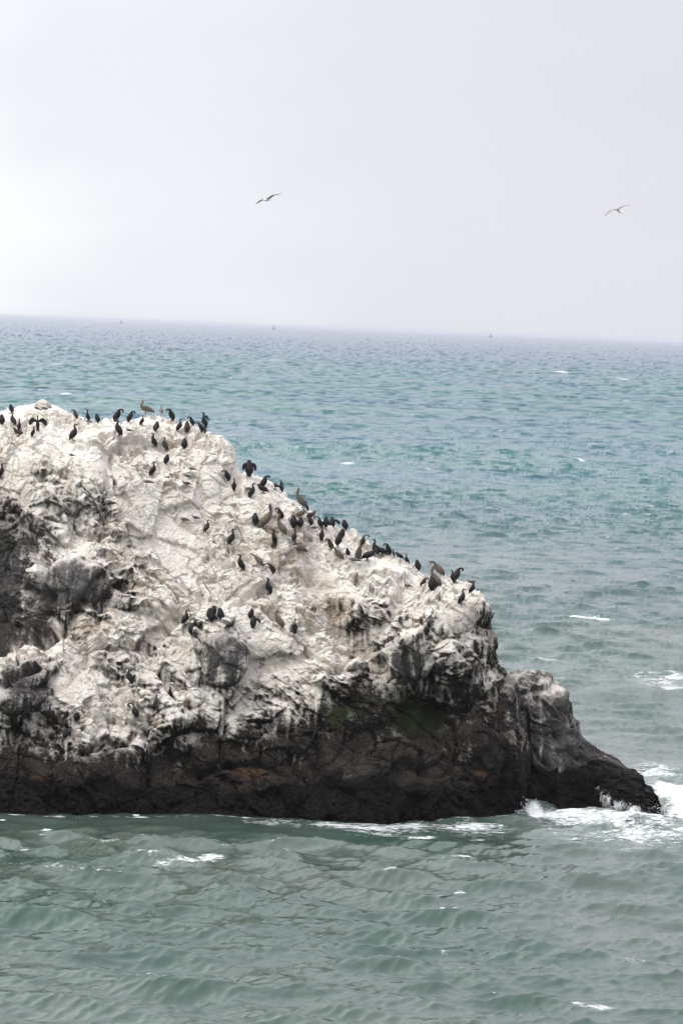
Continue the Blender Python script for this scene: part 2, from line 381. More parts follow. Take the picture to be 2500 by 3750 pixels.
CRACKS = [  # polyline, half-width px, depth m
 ([(545, 2650), (548, 2760), (560, 2860)], 7, .55), ([(830, 2660), (812, 2720), (795, 2800)], 5, .4), ([(957, 2640), (955, 2770)], 5, .3),
 ([(1880, 2470), (1866, 2560), (1858, 2700), (1850, 2780), (1846, 2900)], 11, .8), ([(1290, 2462), (1235, 2466), (1205, 2470)], 8, .5),
 ([(1150, 2100), (1210, 2230), (1300, 2360), (1400, 2450), (1500, 2570), (1600, 2650)], 26, .95),
 ([(0, 2395), (60, 2375), (170, 2330), (260, 2290), (310, 2200), (360, 2120)], 16, 1.1),
 ([(390, 1640), (400, 1760), (395, 1880), (380, 1990)], 14, .45), ([(110, 1900), (115, 2000), (100, 2130)], 10, .4),
 ([(120, 2160), (150, 2190), (190, 2185)], 15, .7), ([(415, 2150), (450, 2165), (470, 2140)], 14, .6), ([(20, 2510), (90, 2470), (140, 2455)], 12, .8), ([(140, 2530), (190, 2500), (210, 2470)], 13, .7),
 ([(620, 2760), (680, 2800), (730, 2840)], 12, .6), ([(740, 2840), (850, 2800), (960, 2790), (1060, 2850)], 11, .5), ([(1060, 2760), (1080, 2820), (1130, 2870)], 10, .5),
 ([(1580, 2600), (1640, 2610), (1700, 2580), (1800, 2540)], 16, .8), ([(1745, 2610), (1770, 2602)], 10, .8), ([(1110, 2700), (1135, 2690), (1170, 2750), (1165, 2800)], 7, .4),
 ([(1380, 2300), (1430, 2270), (1460, 2190)], 14, .5), ([(1560, 2330), (1570, 2450), (1580, 2570)], 14, .45), ([(1765, 2292), (1795, 2300)], 9, .9), ([(1730, 2230), (1760, 2285)], 9, .5),
 ([(900, 2180), (1000, 2140), (1080, 2120)], 9, .3), ([(870, 1860), (900, 1960), (940, 2000), (1010, 1990)], 12, .35), ([(620, 1860), (700, 1930), (790, 1990), (900, 2060)], 9, .25),
 ([(740, 2310), (745, 2400), (745, 2500)], 9, .4), ([(500, 2680), (470, 2720), (400, 2740)], 9, .5), ([(870, 1700), (862, 1740), (880, 1800)], 10, .5), ([(480, 1630), (560, 1600), (640, 1640)], 7, .25),
 ([(1440, 2080), (1470, 2170), (1480, 2210)], 10, .35), ([(1250, 2050), (1300, 2100), (1320, 2190)], 10, .3), ([(650, 2180), (640, 2260), (610, 2300)], 8, .3),
 ([(300, 2760), (380, 2720), (450, 2725)], 10, .45), ([(1000, 2230), (1080, 2290), (1150, 2310)], 8, .3), ([(780, 2260), (870, 2190), (960, 2180), (1050, 2240)], 7, .25)]
BULGES = [(200, 2110, 75, 60, .45), (345, 2135, 62, 70, .45), (50, 2120, 62, 110, .4), (130, 2290, 85, 50, .35), (275, 2250, 60, 45, .3), (30, 1960, 55, 60, .3), (820, 2425, 85, 95, .75), (1500, 2400, 85, 95, .8),
 (1650, 2430, 85, 80, .7), (1640, 2270, 100, 70, .6), (1420, 2130, 75, 60, .45), (640, 2630, 75, 60, .45), (500, 2570, 75, 95, .4), (900, 2650, 70, 60, .45), (1045, 2630, 60, 60, .45), (1450, 2770, 120, 45, .5), (1000, 2750, 75, 50, .45),
 (1710, 2700, 75, 95, .6), (1185, 2745, 60, 65, .45), (1330, 2625, 100, 55, .45), (1310, 2440, 75, 22, .5), (190, 1860, 95, 115, .5), (330, 1850, 45, 110, .35), (480, 2765, 65, 40, .35), (750, 2765, 70, 48, .4), (100, 2400, 110, 26, .4), (60, 2570, 70, 50, .4), (180, 2600, 70, 55, .35), (1600, 2790, 60, 60, .4), (320, 2830, 90, 40, .3), (1350, 2860, 110, 50, .3),
 (1740, 2250, 50, 50, .5), (1570, 2200, 60, 50, .35), (1300, 2240, 55, 70, .3), (960, 2500, 80, 50, .3), (1160, 2450, 70, 50, .3), (700, 2560, 50, 40, .3), (560, 2200, 90, 60, .3), (1240, 2830, 60, 50, .3), (900, 2120, 110, 60, .25), (1000, 2360, 90, 60, .25), (700, 1780, 100, 70, .25), (760, 2000, 80, 60, .25), (100, 1680, 90, 60, .3), (1180, 2350, 50, 40, .3)]
WHITE = [  # px, py, how thickly whitened (0 bare .. 1 white)
 (-400, 1700, .9), (-400, 2100, .3), (-400, 2500, .5), (0, 1550, 1), (0, 1720, 1), (150, 1600, 1), (30, 1800, .75), (100, 1790, .9), (0, 1860, .38), (60, 1860, .45), (30, 1910, .3), (0, 1950, .2), (60, 1930, .28), (70, 2020, .1), (0, 2050, .05), (0, 2150, .05), (60, 2120, .08),
 (105, 1960, .45), (112, 2060, .5), (100, 2180, .5), (0, 2250, .07), (50, 2320, .1), (0, 2370, .02), (110, 2290, .12), (170, 2240, .2), (160, 2330, .15), (120, 2150, .25),
 (180, 1800, .65), (200, 1850, .42), (190, 1920, .42), (160, 1980, .3), (250, 1860, .42), (300, 1800, .62), (300, 1750, .85), (330, 1870, .40), (280, 1930, .42), (360, 1950, .42), (370, 1850, .5), (390, 1780, .55), (350, 1690, .8),
 (250, 1980, .8), (300, 1950, .8), (340, 2010, .6), (200, 2060, .6), (150, 2080, .6), (240, 2080, .25), (280, 2120, .25), (340, 2070, .6), (350, 2130, .22), (300, 2180, .2), (340, 2180, .15), (220, 2180, .35), (150, 2150, .22), (190, 2190, .03), (260, 2270, .3), (280, 2230, .3), (330, 2200, .3),
 (400, 1960, .7), (420, 2050, .85), (400, 2120, .6), (445, 2150, .2), (470, 2150, .5), (400, 2200, .7), (390, 2190, .3), (500, 2130, .8),
 (0, 2440, .65), (60, 2400, .75), (120, 2380, .85), (180, 2350, .85), (250, 2310, .85), (300, 2270, .9), (160, 2420, .5), (50, 2450, .4), (170, 2440, .3), (30, 2490, .2), (70, 2510, .05), (130, 2460, .2), (170, 2510, .08), (110, 2540, .2), (0, 2530, .4), (30, 2570, .4), (80, 2590, .3), (150, 2560, .3),
 (220, 2430, .7), (260, 2400, .8), (250, 2480, .85), (230, 2560, .8), (300, 2600, .9), (270, 2520, .9), (350, 2480, .8), (400, 2430, .75), (340, 2400, .8), (430, 2480, .5), (440, 2450, .55), (400, 2340, .9), (0, 2620, .6), (10, 2680, .4), (60, 2660, .15), (100, 2620, .35), (150, 2620, .35), (130, 2690, .12), (200, 2660, .35), (60, 2740, .15), (190, 2720, .15), (160, 2790, .2),
 (300, 2680, .85), (350, 2650, .9), (400, 2600, .9), (450, 2560, .9), (480, 2620, .95), (420, 2690, .75), (340, 2720, .5), (270, 2720, .45), (300, 2755, .25), (440, 2740, .35), (490, 2710, .65), (520, 2660, .7), (400, 2770, .12), (500, 2780, .08), (240, 2780, .15),
 (560, 2560, .5), (560, 2620, .5), (600, 2580, .5), (540, 2480, .6), (620, 2500, .55), (600, 2440, .6), (560, 2380, .65), (600, 2660, .45), (650, 2640, .5), (640, 2700, .25), (580, 2700, .25), (660, 2560, .7), (700, 2530, .8), (650, 2420, .8), (680, 2380, .85), (640, 2460, .6),
 (600, 2250, .9), (500, 2300, .85), (500, 2390, .75), (720, 2460, .35), (700, 2430, .5), (745, 2330, .45), (740, 2400, .3), (780, 2380, .2), (830, 2340, .25), (860, 2390, .02), (840, 2440, .1), (780, 2460, .25), (800, 2510, .3), (740, 2510, .15), (690, 2490, .3), (800, 2550, .55), (860, 2500, .5), (880, 2430, .7), (770, 2290, .5), (840, 2300, .6),
 (700, 2600, .6), (720, 2570, .8), (760, 2570, .65), (690, 2660, .35), (750, 2640, .35), (810, 2620, .5), (830, 2660, .4), (760, 2700, .1), (900, 2590, .65), (920, 2570, .7), (890, 2640, .2), (960, 2580, .6), (970, 2640, .25), (1000, 2620, .3), (920, 2680, .15), (1010, 2570, .6), (1060, 2570, .55), (1080, 2620, .45), (1100, 2640, .3), (1040, 2680, .08), (1100, 2710, .05), (1130, 2560, .5),
 (950, 2480, .85), (930, 2380, .95), (1000, 2330, 1), (1000, 2430, .85), (1060, 2430, .6), (1080, 2500, .8), (1150, 2530, .8), (1200, 2590, .75), (1230, 2600, .55), (1120, 2440, .9), (1200, 2390, .8), (1220, 2450, .75), (1260, 2460, .75), (1180, 2470, .85), (1270, 2400, .75), (1150, 2330, .95),
 (1250, 2500, .35), (1300, 2490, .2), (1230, 2540, .2), (1280, 2560, .1), (1260, 2600, .1), (1350, 2500, .4), (1340, 2540, .15), (1400, 2540, .3), (1400, 2600, .04), (1300, 2660, .03), (1200, 2660, .08), (1140, 2650, .1), (1500, 2640, .15), (1480, 2560, .5), (1540, 2600, .45), (1590, 2650, .2), (1450, 2500, .6), (1400, 2450, .65), (1330, 2400, .75),
 (1500, 2700, .02), (1300, 2740, .04), (1200, 2760, .02), (1000, 2760, .06), (850, 2760, .05), (700, 2760, .1), (600, 2780, .08), (1300, 2680, .08),
 (1300, 2300, .55), (1260, 2230, .6), (1350, 2250, .5), (1400, 2220, .45), (1380, 2170, .55), (1220, 2130, .75), (1180, 2070, .85), (1140, 2140, .7), (1100, 2080, .9), (1300, 2100, .75), (1350, 2060, .85), (1260, 2060, .85), (1430, 2120, .8), (1480, 2100, .75), (1500, 2160, .85), (1460, 2230, .55), (1440, 2200, .5),
 (1400, 2320, .7), (1420, 2400, .5), (1480, 2340, .4), (1460, 2390, .25), (1520, 2430, .12), (1540, 2380, .3), (1500, 2290, .6), (1550, 2290, .65), (1600, 2270, .7), (1560, 2340, .4), (1600, 2400, .6), (1560, 2490, .12), (1620, 2350, .65), (1650, 2400, .6), (1600, 2460, .5), (1540, 2540, .35), (1590, 2530, .4), (1650, 2480, .3), (1680, 2440, .4), (1640, 2540, .08), (1600, 2580, .15), (1700, 2520, .1),
 (1620, 2180, .85), (1560, 2160, .9), (1680, 2160, .8), (1640, 2260, .8), (1700, 2270, .85), (1720, 2330, .75), (1750, 2220, .75), (1770, 2260, .3), (1788, 2280, .12), (1750, 2310, .3), (1790, 2350, .3), (1810, 2400, .2), (1740, 2390, .3), (1730, 2440, .35), (1780, 2420, .5), (1770, 2480, .45), (1800, 2490, .55), (1830, 2450, .45), (1850, 2500, .25), (1700, 2480, .15), (1760, 2530, .1), (1800, 2560, .15), (1850, 2580, .1), (1700, 2620, .1), (1800, 2580, .25), (1750, 2700, .04), (1650, 2700, .02), (1860, 2650, .08), (1900, 2640, .25), (1915, 2700, .25), (1900, 2780, .05),
 (600, 1750, 1), (500, 1650, 1), (400, 1600, .95), (700, 1650, 1), (800, 1750, .95), (600, 1900, .95), (480, 1850, .85), (450, 1930, .75), (750, 1950, 1), (900, 1850, 1), (900, 2000, .95), (800, 2100, 1), (600, 2050, .9), (1000, 1950, .95), (1050, 2080, .95), (950, 2150, 1), (1050, 2230, .95), (700, 2200, .95), (850, 2230, 1), (960, 2280, 1), (1200, 1980, .95), (540, 2170, .85), (820, 1650, .9)]
for x in range(-1300, 1900, 90):
    yy = np.interp(x, [-1300, 0, 500, 900, 1900], [2840, 2825, 2835, 2855, 2820])
    WHITE += [(x, yy, .0), (x, yy+60, 0.)]
GREEN = [(1190, 2600, 30, .7), (1235, 2610, 22, .8), (1350, 2570, 40, .5), (1480, 2620, 60, 1.), (1560, 2645, 45, .9), (1520, 2590, 30, .8), (1600, 2690, 25, .6), (1240, 2620, 40, .8), (1290, 2600, 35, .7), (1530, 2600, 25, .7), (1430, 2540, 35, .55), (1440, 2580, 40, .6), (1820, 2380, 22, .6), (1850, 2450, 25, .6), (1590, 2660, 28, .6), (1380, 2520, 30, .35), (60, 1990, 25, .5), (840, 2590, 16, .4), (80, 1900, 22, .35), (1810, 2430, 20, .5)]

def finish(name, P, PX, PY, nback, dmf, white, mussel_line, cracks, bulges, green, wash, tanf, greyf, seed, gain=1.0):
    nr, nc = P.shape[:2]; fl = P.reshape(-1, 3)
    n0 = normals(P)
    n0 = blur(n0, 4); n0 /= np.linalg.norm(n0, axis=-1, keepdims=True)
    wc = shepard(white, PX, PY)
    z = P[..., 2]
    ml = np.interp(PX.ravel(), [m[0] for m in mussel_line], [m[1] for m in mussel_line]).reshape(PX.shape)
    mus = sstep(-45, 50, PY-ml + 55*fbm(fl*.7, 3, seed+3).reshape(z.shape))
    # relief
    warp = np.stack([fbm(fl*.45, 3, seed+20+i) for i in range(3)], 1)
    q = fl + warp*.75
    # beds dip to the lower right: shear before slicing into blocks
    qs = q.copy(); qs[:, 2] = q[:, 2] + .55*q[:, 0]; 
    up_ = sstep(.25, .75, wc).ravel()
    rough = (.55+.45*up_)
    q = fl + warp*.22; qs = q.copy(); qs[:, 2] = q[:, 2] + .55*q[:, 0]
    d = 1.0*facets(q, 4.2, seed+1, .5, .28, (1, 1, .8), .05)[0]
    d += .75*facets(qs, 1.7, seed+2, .7, .40, (1, 1, 1.3), .08)[0]
    f3, h3 = facets(qs+warp*.1, .78, seed+3, 1.0, .6, (.95, 1, 1.2), .10)
    patch = sstep(-.2, .3, fbm(fl*.3, 2, seed+50))         # smooth slabs in places, rubble in others
    d *= (.22+.78*(1-np.exp(-dmf.ravel()/110.)))     # the skyline keeps its surveyed outline
    patch_b = patch.reshape(z.shape); patch_s = 1-patch_b
    d += 1.05*f3*(.32+.80*patch)*rough
    f4, h4 = facets(q, .36, seed+4, 1.15, .75, (1, 1, 1.1), .12)
    d += 1.15*f4*(.32+.80*patch)*(.5+.5*up_)
    d += .10*fbm(fl*2.2, 4, seed+5, .6)*(1-.5*up_) + .03*fbm(fl*7, 2, seed+8)
    fm, _ = facets(fl, .22, seed+6, .9, .8, (1, 1, 1), .2)
    d += fm*.8*mus.ravel()
    # rain and drip flutes on steep bare faces
    steep = sstep(.55, .15, n0[..., 2]).ravel()
    d += (.26*perlin(fl*np.array([2.6, 2.6, .3]), seed+9)+.12*perlin(fl*np.array([6, 6, .8]), seed+10))*steep
    d = d.reshape(z.shape); d = (.72*d+.28*blur(blur(d, 1), 1))*gain*.44       # weathered edges
    for x, y, rx, ry, hgt in bulges:
        m = (np.abs(PX-x) < rx*1.6) & (np.abs(PY-y) < ry*1.6); m[:nback] = False
        if not m.any(): continue
        wv = perlin(P[m]*.8, 90)*.28
        rr = ((PX[m]-x)/rx)**2+((PY[m]-y)/ry)**2; d[m] += hgt*np.sqrt(np.clip(1-rr*(1+wv)-wv, 0, 1))
    for poly, w, dep in cracks:
        xs = [p[0] for p in poly]; ys = [p[1] for p in poly]
        m = (PX > min(xs)-5*w-20) & (PX < max(xs)+5*w+20) & (PY > min(ys)-5*w-20) & (PY < max(ys)+5*w+20)
        m[:nback] = False
        if not m.any(): continue
        wob = 9*perlin(P[m]*1.3, seed+31)
        dd = seg_dist(PX[m]+wob, PY[m]-wob, poly)
        d[m] -= .85*dep*np.exp(-(dd/(w*1.15))**2)
    P = P + n0*d[..., None]
    n1 = normals(P); n1 = blur(n1, 1); n1 /= np.linalg.norm(n1, axis=-1, keepdims=True)
    fl = P.reshape(-1, 3)
    if name == 'guano_rock': wc = wc - .2*np.exp(-((PX-20)/95)**2-((PY-2150)/210)**2) - .12*np.exp(-((PX-260)/110)**2-((PY-2120)/90)**2) - .10*np.exp(-((PX-90)/100)**2-((PY-2520)/60)**2)
    g = wc + .06*sstep(.2,.5,wc) + .38*(n1[..., 2]-.5)*np.clip(1.4-wc, .14, 1)*sstep(0, .65, wc) + .20*fbm(fl*.55, 4, seed+11).reshape(z.shape)
    chip = _r(h4, 9).reshape(z.shape); g -= .14*(chip > .82)*sstep(1.15, .75, wc)*(1-.6*patch_s); tchip = .4*(_r(h4, 8).reshape(z.shape) > .8)*patch_b
    drip = perlin(fl*np.array([3.6, 3.6, .30]), seed+12).reshape(z.shape)
    drip2 = perlin(fl*np.array([6.5, 6.5, .5]), seed+13).reshape(z.shape)
    g += (.36*drip+.20*drip2)*sstep(.75, .25, n1[..., 2])*sstep(.01, .14, wc)*sstep(1.1, .7, wc)
    al = np.zeros_like(z)
    for x, y, r, s in green: al = np.maximum(al, s*np.exp(-((PX-x)**2+(PY-y)**2)/(2*r*r)))
    al[:nback] = 0
    wsh = np.zeros_like(z); rust = .45*np.exp(-((PY-ml+25)/45.)**2)*sstep(-.2, .4, fbm(P.reshape(-1, 3)*.4, 2, 61).reshape(z.shape))
    for x, y, rx, ry, s in ((920, 2830, 120, 34, .8), (1750, 2840, 25, 14, 1.1), (130, 2850, 60, 20, .9), (1868, 2600, 9, 60, 1.0), (1860, 2660, 8, 20, 1.2), (1230, 2390, 40, 30, .2)):
        rust = np.maximum(rust, s*np.exp(-((PX-x)/rx)**2-((PY-y)/ry)**2))
    for x, y, rx, ry, s in wash: wsh = np.maximum(wsh, s*np.exp(-((PX-x)/rx)**2-((PY-y)/ry)**2))
    wsh[:nback] = 0
    tn = np.clip(tanf(PX, PY, fl).reshape(z.shape)+tchip, 0, 1.2); gr = greyf(PX, PY, fl).reshape(z.shape)
    o = grid_mesh(name, P, MROCK, False, dict(guano=np.clip(g, 0, 1.2), mussel=mus, algae=al, tan=tn, wash=wsh, grey=gr, rust=rust))
    return o, P

dmain = tps(DEPTH)
P, PX, PY, nb, dmf = loft(TOP, BASE, dmain, 980, 620, 46, lambda z: 3+.42*np.clip(z, 0, 30), lambda x: .18 if x < -150 else 1.0)
def tan_main(px, py, fl):
    gul = np.exp(-(seg_dist(px, py, [(1000, 1950), (1150, 2120), (1300, 2340), (1500, 2570)])/60)**2)
    gul2 = np.exp(-(seg_dist(px, py, [(130, 2360), (420, 2230), (520, 2120)])/50)**2)
    brown = np.exp(-((py.ravel()-2790)/60)**2)
    return np.clip(.25+.6*gul.ravel()+.5*gul2.ravel()+.45*fbm(fl*.25, 2, 77)+.3*brown, 0, 1)
def grey_main(px, py, fl):
    a = np.exp(-((px-280)/130)**2-((py-1900)/140)**2) + .55*np.exp(-((px-60)/170)**2-((py-2130)/210)**2) + .6*np.exp(-((px-820)/90)**2-((py-2420)/110)**2) + .35*np.exp(-((px-60)/150)**2-((py-2520)/80)**2)
    b = .7*np.exp(-((px-270)/100)**2-((py-2130)/70)**2) + .5*np.exp(-((px-1500)/120)**2-((py-2380)/120)**2)
    return np.clip(a+b, 0, 1).ravel()
rock, ROCKP = finish('guano_rock', P, PX, PY, nb, dmf, WHITE,
    [(-1400, 2830), (0, 2835), (300, 2850), (500, 2865), (700, 2880), (900, 2880), (1060, 2870), (1200, 2850), (1500, 2855), (1700, 2870), (1900, 2860)],
    CRACKS, BULGES, GREEN, [], tan_main, grey_main, 11)
tag(rock, 'huge sea rock whitened by bird droppings above a black mussel covered waterline', 'rock')
RPX, RPY = project(ROCKP.reshape(-1, 3))

# ---- the lower dark spur behind the right end
TOP2 = [(1770, 2940, 1770), (1790, 2700, 1790), (1830, 2520, 1830), (1860, 2468, 1860), (1885, 2458, 1885), (1925, 2456, 1925), (1960, 2458, 1958), (1992, 2462, 1985),
 (2008, 2478, 2000), (2019, 2489, 2010), (2035, 2502, 2024), (2050, 2509, 2038), (2068, 2538, 2054), (2082, 2560, 2066), (2092, 2579, 2076), (2097, 2614, 2088), (2104, 2632, 2096), (2117, 2645, 2106),
 (2123, 2672, 2116), (2128, 2695, 2124), (2143, 2708, 2138), (2157, 2717, 2150), (2175, 2732, 2166), (2193, 2744, 2180), (2218, 2762, 2200), (2242, 2775, 2222), (2273, 2788, 2248),
 (2285, 2804, 2260), (2295, 2815, 2268), (2312, 2816, 2284), (2331, 2822, 2300), (2345, 2838, 2316), (2353, 2855, 2326), (2362, 2876, 2338), (2380, 2885, 2352), (2394, 2904, 2368), (2404, 2922, 2382), (2411, 2945, 2396), (2420, 2972, 2412), (2430, 3000, 2428)]
BASE2 = [(1750, 2940), (1920, 2948), (1985, 2948), (2040, 2964), (2100, 2956), (2200, 2962), (2270, 2978), (2340, 2995), (2380, 3008), (2430, 3002)]
D2 = []
for x in range(1760, 2431, 70):
    y = np.interp(x, [b[0] for b in BASE2], [b[1] for b in BASE2]); Y0 = yb(x, y)
    ty = np.interp(x, [t[0] for t in TOP2], [t[1] for t in TOP2])
    D2 += [(x, y+80, Y0-.3), (x, y, Y0), (x, y-90 if y-90 > ty else (y+ty)/2, Y0+.8)]
D2 += [(1960, 2800, 209.8), (1950, 2600, 210.2), (1920, 2480, 211.2), (2000, 2480, 211.4), (2030, 2560, 210.9), (2080, 2650, 211.1), (2100, 2760, 210.3), (2200, 2800, 209.8), (2290, 2860, 208.4), (2350, 2900, 207.1)]
WHITE2 = [(1880, 2470, .3), (1920, 2475, .34), (1960, 2480, .32), (2000, 2500, .30), (1940, 2500, .26), (2000, 2535, .5), (1965, 2545, .42), (2030, 2540, .45), (1920, 2530, .45), (2060, 2570, .2), (2030, 2580, .35), (2075, 2600, .18), (1900, 2570, .12), (1960, 2600, .12), (1920, 2640, .2), (1895, 2620, .3), (2020, 2640, .14), (2100, 2680, .18), (2000, 2700, .12), (1950, 2720, .15), (2150, 2750, .15), (2050, 2770, .12),
 (1985, 2905, .35), (2100, 2850, 0), (2300, 2900, 0), (1930, 2850, 0)]
d2 = tps(D2)
P, PX, PY, nb, dmf = loft(TOP2, BASE2, d2, 300, 240, 26, lambda z: 2+.4*np.clip(z, 0, 30))
CR2 = [([(1960, 2560), (2000, 2620), (2040, 2700)], 6, .3), ([(2000, 2650), (2030, 2670), (2045, 2720)], 10, .35), ([(2020, 2540), (2060, 2620), (2120, 2700)], 6, .3), ([(2080, 2755), (2110, 2775)], 8, .3), ([(1960, 2745), (2000, 2790)], 9, .3),
       ([(1925, 2600), (1940, 2700), (1935, 2800)], 8, .5), ([(1940, 2500), (1965, 2508)], 9, .4), ([(2085, 2690), (2095, 2700)], 8, .35), ([(1955, 2622), (1965, 2632)], 7, .3), ([(2010, 2600), (2050, 2640), (2075, 2690)], 5, .25)]
spur, SPURP = finish('dark_rock', P, PX, PY, nb, dmf, WHITE2,
    [(1700, 2800), (1940, 2775), (2050, 2795), (2130, 2790), (2200, 2782), (2250, 2790), (2300, 2790), (2500, 2800)], CR2, [(1960, 2500, 60, 30, .35), (2040, 2560, 30, 40, .3), (2000, 2660, 60, 30, .3), (2060, 2730, 50, 25, .3), (2150, 2850, 70, 40, .35), (2320, 2870, 35, 40, .3), (1940, 2900, 40, 60, .3)],
    [(1870, 2480, 16, .4), (2060, 2560, 18, .35)],
    [(2225, 2935, 42, 48, .95), (2190, 2900, 30, 30, .7), (2320, 2975, 45, 34, 1.15), (2270, 2955, 50, 30, 1.1), (2370, 2990, 24, 30, .9), (2030, 2958, 25, 10, .8), (2395, 2960, 10, 40, .6)],
    lambda px, py, fl: np.full(px.size, .5), lambda px, py, fl: np.clip(.4+.5*fbm(fl*.5, 2, 4), 0, 1), 41, .9)
tag(spur, 'lower dark rock spur sloping into white surf behind the end of the big rock', 'rock')

# ------------------------------------------------------------------ sea
rng = np.random.default_rng(7)
def ocean_tile(N, L, lam_lo, lam_hi, lam_pk, wind_deg, spread, rms):
    k1 = 2*np.pi*np.fft.fftfreq(N, L/N); kx, ky = np.meshgrid(k1, k1, indexing='xy'); k = np.hypot(kx, ky); k[0, 0] = 1
    lam = 2*np.pi/k; th = np.arctan2(ky, kx)-math.radians(wind_deg)
    S = k**-3.45*np.exp(-1.25*(lam/lam_pk)**2)*np.abs(np.cos(th))**spread
    S *= (lam > lam_lo)*(lam < lam_hi); S[0, 0] = 0
    a = np.sqrt(S)*(rng.normal(size=(N, N))+1j*rng.normal(size=(N, N)))
    f = lambda c: np.fft.ifft2(c).real
    z = f(a); c = rms/z.std(); a = a*c; z = z*c
    dx = f(1j*kx/k*a); dy = f(1j*ky/k*a); sx = f(1j*kx*a); sy = f(1j*ky*a)
    jxx = f(-kx*kx/k*a); jyy = f(-ky*ky/k*a)
    return dict(N=N, L=L, z=z, dx=dx, dy=dy, sx=sx, sy=sy, j=jxx+jyy)
def samp(T, key, x, y, rot=0., cell=None):
    c, s = math.cos(rot), math.sin(rot)
    u = (x*c+y*s)/T['L']*T['N']; v = (-x*s+y*c)/T['L']*T['N']
    i = np.floor(u).astype(int); j = np.floor(v).astype(int); fu = u-i; fv = v-j; N = T['N']; A = T[key]
    g = lambda a, b: A[b % N, a % N]
    return (g(i, j)*(1-fu)+g(i+1, j)*fu)*(1-fv)+(g(i, j+1)*(1-fu)+g(i+1, j+1)*fu)*fv
TA = ocean_tile(1024, 331., 2.6, 60, 6.2, 82, 3.5, .137)      # swell and wind sea
TB = ocean_tile(1024, 71., .35, 2.6, 1.5, 96, 2.5, .026)     # chop
T2 = ocean_tile(1024, 960., 4.5, 90, 15., 80, 7, .26)
TC = ocean_tile(256, 2900., 60, 1500, 260, 70, 1, .5)       # slow variation, used to gather gusts and slicks
dep = np.concatenate([np.linspace(2.2, .30, 30)[:-1], np.linspace(.30, .215, 60)[:-1], np.linspace(.215, .0012, 860), np.geomspace(.0011, .00025, 24)])
az = np.concatenate([-np.geomspace(1.15, .21, 40)[:-1], np.linspace(-.21, -.115, 150)[:-1], np.linspace(-.115, .115, 800), np.linspace(.115, .21, 150)[1:], np.geomspace(.21, 1.15, 40)[1:]])
D = H/dep
X0 = D[:, None]*np.sin(az)[None]; Y0 = D[:, None]*np.cos(az)[None]
Df = D[:, None]*np.ones_like(az)[None]
dD = np.abs(np.gradient(D))[:, None]*np.ones_like(az)[None]
gust = samp(TC, 'z', X0, Y0)/.5
amp = (1+.18*gust)*(1+.85*sstep(190, 600, Df))
lee = np.ones_like(X0)
xr, yr = X0+14, Y0-196                      # calmer water right under the rock
lee -= .8*np.exp(-((X0+9)/21)**4-((Y0-197)/5.5)**2)
w2 = sstep(350, 1500, Df)
wB = np.clip(1.6-dD/.7, 0, 1)
wA = np.clip(1.25-dD/22, .25, 1)
ch = 1.0
Z = amp*lee*(wA*((1-w2)*samp(TA, 'z', X0, Y0)+w2*samp(T2, 'z', X0, Y0))+wB*samp(TB, 'z', X0, Y0, .3))
Xd = X0+ch*amp*lee*(wA*samp(TA, 'dx', X0, Y0)+wB*samp(TB, 'dx', X0, Y0, .3)*.9)
Yd = Y0+ch*amp*lee*(wA*samp(TA, 'dy', X0, Y0)+wB*samp(TB, 'dy', X0, Y0, .3)*.9)*np.clip(3/dD, 0, 1)
# surf breaking behind the tip, swell heaped against the rock
def hump(px, py, rx, ry, h):
    c = on_sea(px, py); return h*np.exp(-((X0-c[0])/rx)**2-((Y0-c[1])/ry)**2)
Z += hump(2500, 2965, 1.2, 1.6, 1.2)*(1+.5*perlin(np.stack([X0, Y0, X0*0], -1).reshape(-1, 3)*1.7, 9).reshape(X0.shape))
Z += hump(2310, 3008, 1.6, .7, .35) + hump(1945, 2962, .45, .9, .45) + hump(2420, 2560, 7, 2.2, .75) + hump(2180, 2545, 5, 1.8, .5) + hump(2350, 2810, 5, 1.6, .5)
sea_P = np.stack([Xd, Yd, Z], -1)
sx = amp*lee*((1-w2)*samp(TA, 'sx', X0, Y0)+w2*samp(T2, 'sx', X0, Y0)+np.maximum(wB, .35*sstep(1500, 500, Df))*samp(TB, 'sx', X0, Y0, .3))
sy = amp*lee*((1-w2)*samp(TA, 'sy', X0, Y0)+w2*samp(T2, 'sy', X0, Y0)+np.maximum(wB, .35*sstep(1500, 500, Df))*samp(TB, 'sy', X0, Y0, .3))
# near the camera use true mesh normals; farther out the wave slopes the rows cannot carry
nm = -normals(sea_P); nm[nm[..., 2] < 0] *= -1
cal = 1/(1+(Df/7000)**1.3)/np.clip(1+ch*amp*(samp(TA, 'j', X0, Y0)+wB*samp(TB, 'j', X0, Y0, .3)*.5), .38, 1.8)
nf = np.stack([-sx*cal, -sy*cal, np.ones_like(sx)], -1); nf /= np.linalg.norm(nf, axis=-1, keepdims=True)
wf = sstep(.25, .9, dD)[..., None]
nn = nm*(1-wf)+nf*wf
view = np.stack([-Xd, -Yd, H-Z], -1); view /= np.linalg.norm(view, axis=-1, keepdims=True)
nv = (nn*view).sum(-1); lim = .10-.055*sstep(2000, 15000, Df)
low = nv < lim                                # backs of waves are hidden by the crest before them
add = np.where(low, (lim-nv)*(1.1+.5*sstep(15000, 2000, Df)), 0); nn = nn+view*add[..., None]; nn /= np.linalg.norm(nn, axis=-1, keepdims=True)
jac = 1+ch*amp*(samp(TA, 'j', X0, Y0)+wB*samp(TB, 'j', X0, Y0, .3)*.5)
foam = .55*sstep(.52, .18, jac)*sstep(-.1, 1.1, gust)
veil = np.zeros_like(X0)
